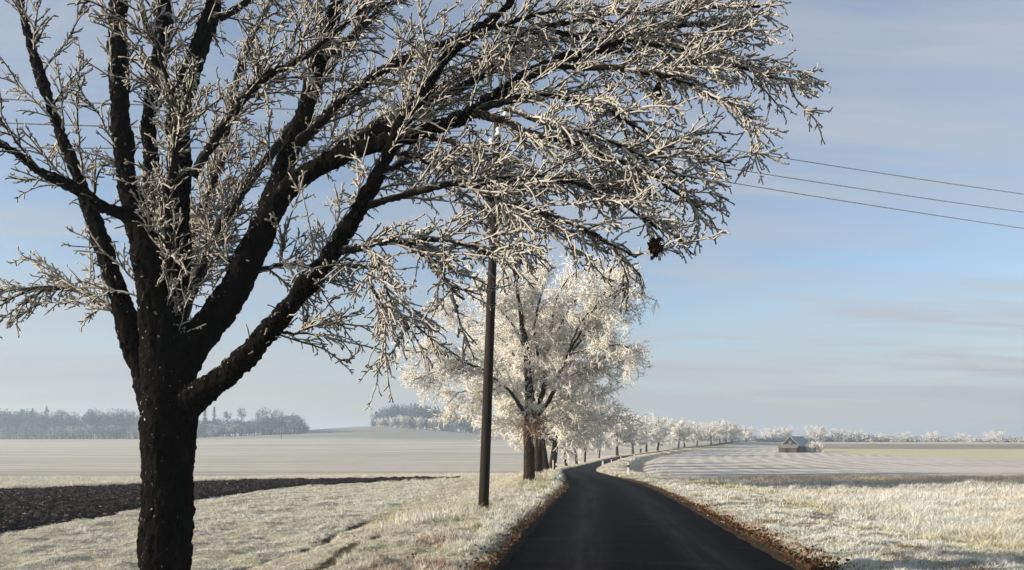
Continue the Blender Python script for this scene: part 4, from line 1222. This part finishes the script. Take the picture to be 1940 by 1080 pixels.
# ------------------------------------------------------------------ grass
def blades(name, X, Y, H, Wd, lean, tint, label, rng, per=7, spread=1.0, dirbias=(0, 0), kind='stuff', catg='grass'):
    N = len(X)
    Z = terrain(X, Y)
    idx = np.repeat(np.arange(N), per)
    M = len(idx)
    a = rng.random(M) * 2 * np.pi
    ln = lean[idx] * (.25 + 1.1 * rng.random(M))
    dx = np.cos(a) * ln + dirbias[0]; dy = np.sin(a) * ln + dirbias[1]
    h = H[idx] * (.5 + .7 * rng.random(M))
    s = Wd[idx] * 2.0 * spread
    bx_ = X[idx] + rng.normal(size=M) * s * 1.6; by_ = Y[idx] + rng.normal(size=M) * s * 1.6
    bz = Z[idx] - .015
    sa = rng.random(M) * np.pi
    wx = np.cos(sa) * Wd[idx] * .5; wy = np.sin(sa) * Wd[idx] * .5
    mid = .55
    V = np.empty((M, 5, 3))
    V[:, 0] = np.stack([bx_ - wx, by_ - wy, bz], 1); V[:, 1] = np.stack([bx_ + wx, by_ + wy, bz], 1)
    mx, my = bx_ + dx * h * .4, by_ + dy * h * .4
    V[:, 2] = np.stack([mx + wx * .85, my + wy * .85, bz + h * mid], 1); V[:, 3] = np.stack([mx - wx * .85, my - wy * .85, bz + h * mid], 1)
    V[:, 4] = np.stack([bx_ + dx * h * 1.25, by_ + dy * h * 1.25, bz + h * (1 - .35 * np.minimum(1, ln))], 1)
    k = np.arange(M)[:, None] * 5
    Q = k + np.array([0, 1, 2, 3]); Tt = k + np.array([3, 2, 4])
    c = tint[idx] * (1 + .35 * (rng.random((M, 1)) - .5))
    C = np.concatenate([np.repeat(np.clip(c, 0, .95), 5, 0), np.ones((M * 5, 1))], 1)
    o = link(name, np_mesh(name, V.reshape(-1, 3), Q, Tt, cols={'tint': C}, smooth=True), M_GRASS)
    return tag(o, label, catg, None, kind)

rgx = np.random.default_rng(77)
def scatter(n, y0, y1, xmin, xmax):
    Y = y0 * (y1 / y0) ** rgx.random(n)
    lim = .80 * Y + 1.5
    X = (rgx.random(n) * 2 - 1) * lim
    m = (X > xmin) & (X < xmax)
    return X[m], Y[m]
def lerp3(a, b, t): return np.array(a)[None] * (1 - t[:, None]) + np.array(b)[None] * t[:, None]
WHITE = (.64, .625, .565); TAN = (.56, .46, .30); GREEN = (.26, .28, .12); REDB = (.22, .09, .04); YEL = (.52, .48, .24); BRN = (.15, .10, .05)

# left verge and meadow
X, Y = scatter(165000, 4.6, 50, -60, 8)
d = rdist(X, Y); L = -d - hw(Y)
m = (L > .04); X, Y, L = X[m], Y[m], L[m]
strip = inpoly(X, Y, near_e + far_e[::-1])
m = ~strip & (furrows(X, Y) < .45); X, Y, L = X[m], Y[m], L[m]
vergeness = 1 - sstep(1.5, 2.9, L + (fbm(X * .6, Y * .6, seed=61) - .5) * 1.6)
n1 = fbm(X * 1.3, Y * 1.3, seed=62); n2 = fbm(X * .55, Y * .55, seed=63); n3 = .65 * vnoise(X * 7.5, Y * 7.5, seed=64) + .35 * vnoise(X * 2.6, Y * 2.6, seed=67)
lod = np.clip(Y / 9, .8, 4.0)
far_edge = sstep(42, 46, Y)
H = (.018 + .085 * np.clip(2.4 * n3 - .7, 0, 1.3) * n1) * (1 - vergeness) + vergeness * (.03 + .16 * np.clip((n1 - .3) * 2, 0, 1) * np.clip(2.2 * n3 - .4, .1, 1.4))
H = H * (1 - .55 * (1 - sstep(0, .5, L))) * np.clip(lod, 1, 2.2) ** .55 + far_edge * .22
tint = lerp3((.54, .55, .49), (.67, .665, .60), n3)
tint = np.where((sstep(.52, .66, n2) * (rgx.random(len(X)) < .6) > .4)[:, None], lerp3((.50, .50, .36), WHITE, n3), tint)
pk = ((X > -3.5) & (L > 1.0) & (rgx.random(len(X)) < .45))
tint[pk] = lerp3((.44, .38, .32), (.59, .535, .47), rgx.random(pk.sum()))
red = (sstep(.50, .64, fbm(X * .8, Y * .8, seed=65)) * (1 - sstep(1.2, 2.4, L)) * (1 - sstep(14, 20, Y)) > rgx.random(len(X)) * 2.4)
tint[red] = lerp3(REDB, (.40, .24, .16), rgx.random(red.sum()))
grn = (sstep(.50, .62, fbm(X * .7, Y * .7, seed=66)) * vergeness > rgx.random(len(X)) * 1.5)
tint[grn] = lerp3(GREEN, (.50, .50, .34), rgx.random(grn.sum()))
eg = (L < .28) & (rgx.random(len(X)) < .7)
tint[eg] = lerp3((.09, .06, .03), (.30, .22, .10), rgx.random(eg.sum()))
gold = (np.exp(-((X + 2.9) / .8) ** 2 - ((Y - 19) / 3) ** 2) > rgx.random(len(X)))
tint[gold] = lerp3((.42, .40, .22), (.42, .31, .14), rgx.random(gold.sum()))
lean = np.full(len(X), .75) - .25 * vergeness
blades('frosted_grass', X, Y, H, .0050 * lod, lean, tint, 'frosted short grass and rough verge left of the road', rgx, 7)

# right verge and meadow
X, Y = scatter(150000, 5.5, 46, 0, 60)
d = rdist(X, Y); L = d - hw(Y)
m = (L > .05); X, Y, L = X[m], Y[m], L[m]
n1 = fbm(X * 1.1, Y * 1.1, seed=71); n2 = fbm(X * .4, Y * .8, seed=72); n3 = .6 * vnoise(X * 7, Y * 7, seed=73) + .4 * vnoise(X * 2.6, Y * 2.6, seed=76)
lod = np.clip(Y / 9, .8, 4.0)
tall = sstep(2.6, 5.0, L + (n2 - .5) * 2.5)
ditch = np.exp(-((Y - 33.5) / 3.0) ** 2) * sstep(3.5, 7, L)
bankk = sstep(37.5, 40, Y) * sstep(5, 9, L)
H = .03 + .13 * n1 * np.clip(2.2 * n3 - .5, .1, 1.3) + tall * (.10 + .22 * np.clip((n1 - .3) * 2, 0, 1) * (.4 + n3)) - ditch * .02 + bankk * .22
H = np.maximum(H, .05) * (1 - .5 * (1 - sstep(0, .6, L)))
tint = lerp3((.52, .53, .485), (.65, .655, .62), n3)
u = rgx.random(len(X))
yel = tall * sstep(.40, .58, n2) * (1 - ditch) > u * 1.35
tint[yel] = lerp3((.50, .46, .35), (.63, .60, .52), rgx.random(yel.sum()))
ylg = np.exp(-((L - 3.6) / 1.1) ** 2) * sstep(.4, .6, fbm(X * .5, Y * .3, seed=74)) > rgx.random(len(X)) * .8
tint[ylg] = lerp3((.42, .42, .25), (.62, .60, .46), rgx.random(ylg.sum()))
dk = ditch * .9 > rgx.random(len(X))
tint[dk] = lerp3((.26, .25, .225), (.56, .54, .49), rgx.random(dk.sum()))
tn = bankk * .75 > rgx.random(len(X))
tint[tn] = lerp3((.60, .45, .27), (.74, .62, .44), rgx.random(tn.sum()))
bd = (L < .6) & (rgx.random(len(X)) < .75 * (1 - sstep(.15, .6, L)) + .06)
tint[bd] = lerp3((.14, .06, .02), (.36, .23, .10), rgx.random(bd.sum()))
mud = (sstep(.60, .70, fbm(X * 1.8, Y * 1.8, seed=75)) * (1 - sstep(2, 6, L)) * .7 > rgx.random(len(X)))
tint[mud] = lerp3((.10, .07, .04), (.35, .27, .18), rgx.random(mud.sum()))
blades('frosted_grass', X, Y, H, .0054 * lod, np.full(len(X), .7), tint, 'frosted tussocky grass and straw right of the road', rgx, 7, dirbias=(.12, -.05))

# verge tussocks further along the road and the far field margins
Yv = 46 * (230 / 46) ** rgx.random(26000)
sd = np.where(rgx.random(26000) < .5, -1, 1)
off = .1 + rgx.gamma(1.6, .55, 26000)
slv = np.interp(Yv, _fy, _sl); nv = np.sqrt(1 + slv ** 2)
u = sd * (hw(Yv) + off)
X = rc(Yv) + u / nv; Y = Yv - u * slv / nv
lod = np.clip(Y / 9, 4, 14)
blades('frosted_grass', X, Y, .10 + .16 * rgx.random(len(X)), .004 * lod, np.full(len(X), .6), lerp3((.50, .46, .36), (.66, .64, .58), rgx.random(len(X))), 'frosted grass fringe along the far stretch of road', rgx, 5, spread=.6)
fx = [p[0] for p in far_e]; fo = np.argsort(fx)
X = -48 + 48 * rgx.random(36000); Y = np.interp(X, np.array(fx)[fo], np.array([p[1] for p in far_e])[fo]) + .15 + np.abs(rgx.normal(size=36000)) * 3.4
m = ~inpoly(X, Y, near_e + far_e[::-1]); X, Y = X[m], Y[m]
blades('frosted_grass', X, Y, .12 + .18 * rgx.random(len(X)), np.full(len(X), .022), np.full(len(X), .5), lerp3((.54, .51, .42), (.66, .64, .56), rgx.random(len(X))), 'pale frosted grass margin beyond the dark ploughed strip', rgx, 5)

# stiff weeds by the pole
X = np.concatenate([-1.9 + rgx.normal(size=26) * .35, rgx.normal(size=30) * 6 + 8]); Y = np.concatenate([14.5 + rgx.normal(size=26) * .5, 18 + rgx.random(30) * 10])
m = np.abs(rdist(X, Y)) > hw(Y) + .8; X, Y = X[m], Y[m]
blades('weeds', X, Y, np.full(len(X), .34), np.full(len(X), .010), np.full(len(X), .38), lerp3((.60, .58, .52), WHITE, rgx.random(len(X))), 'tall frosted weed stalks standing above the verge grass', rgx, 12, spread=2.5, catg='weeds')

# fallen leaves along the asphalt edges
n = 3600
Yl = 4.8 * (42 / 4.8) ** (rgx.random(n) ** 1.25)
u = np.where(rgx.random(n) < .05, 0, hw(Yl) + .02 + np.abs(rgx.normal(size=n)) * (.06 + .20 * vnoise(Yl * .9, Yl * 0, seed=91)) * np.clip(14 / Yl, .5, 1.4))
u = np.where(u == 0, hw(Yl) - np.abs(rgx.normal(size=n)) * .07, u)
slv = np.interp(Yl, _fy, _sl); nv = np.sqrt(1 + slv ** 2)
X = rc(Yl) + u / nv; Y = Yl - u * slv / nv
onroad = u < hw(Yl)
Z = np.where(onroad, zprof(Y) + .008, terrain(X, Y) + .02 + .05 * rgx.random(n))
tag(link('leaf_litter', leaf_mesh('leaf_litter', np.stack([X, Y, Z], 1), .046, pick([(.075, .021, .008), (.04, .014, .007), (.08, .035, .012), (.11, .055, .018), (.022, .011, .006)], n, rgx), rgx, .7, .4), M_LEAF),
    'brown and rusty fallen leaves along the right edge of the asphalt', 'fallen leaves', None, 'stuff')
n = 1500
Yl = 4.8 * (40 / 4.8) ** rgx.random(n)
patch = rgx.random(n) < .14
u = -(hw(Yl) + np.where(patch, .5 + np.abs(rgx.normal(size=n)) * .9, np.abs(rgx.normal(size=n)) * .13))
slv = np.interp(Yl, _fy, _sl); nv = np.sqrt(1 + slv ** 2)
X = rc(Yl) + u / nv; Y = Yl - u * slv / nv
keep = ~patch | ((fbm(X * .8, Y * .8, seed=65) > .50) & (Y < 15))
X, Y = X[keep], Y[keep]; n = len(X)
Z = terrain(X, Y) + .02 + .07 * rgx.random(n)
tag(link('leaf_litter', leaf_mesh('leaf_litter', np.stack([X, Y, Z], 1), .045, pick([(.08, .026, .010), (.11, .06, .020), (.12, .075, .026), (.05, .026, .012)], n, rgx), rgx, .7, .4), M_LEAF),
    'rusty leaf scraps in the verge along the left edge of the asphalt', 'fallen leaves', None, 'stuff')

# ------------------------------------------------------------------ haze: one closed box of thin even air
hb = mesh_of('haze', [box(-1580, 1580, -90, 1660, -8, 34)])
bm_ = bpy.data.materials.new('thin_winter_haze'); bm_.use_nodes = True
t = bm_.node_tree; t.nodes.clear()
o_ = t.nodes.new('ShaderNodeOutputMaterial'); v_ = t.nodes.new('ShaderNodeVolumePrincipled')
v_.inputs['Color'].default_value = (.72, .86, 1.0, 1)
v_.inputs['Density'].default_value = 0.00085
v_.inputs['Anisotropy'].default_value = 0.2
t.links.new(v_.outputs[0], o_.inputs['Volume'])
hz = link('haze', hb, bm_)
tag(hz, None, None, None, 'stuff')
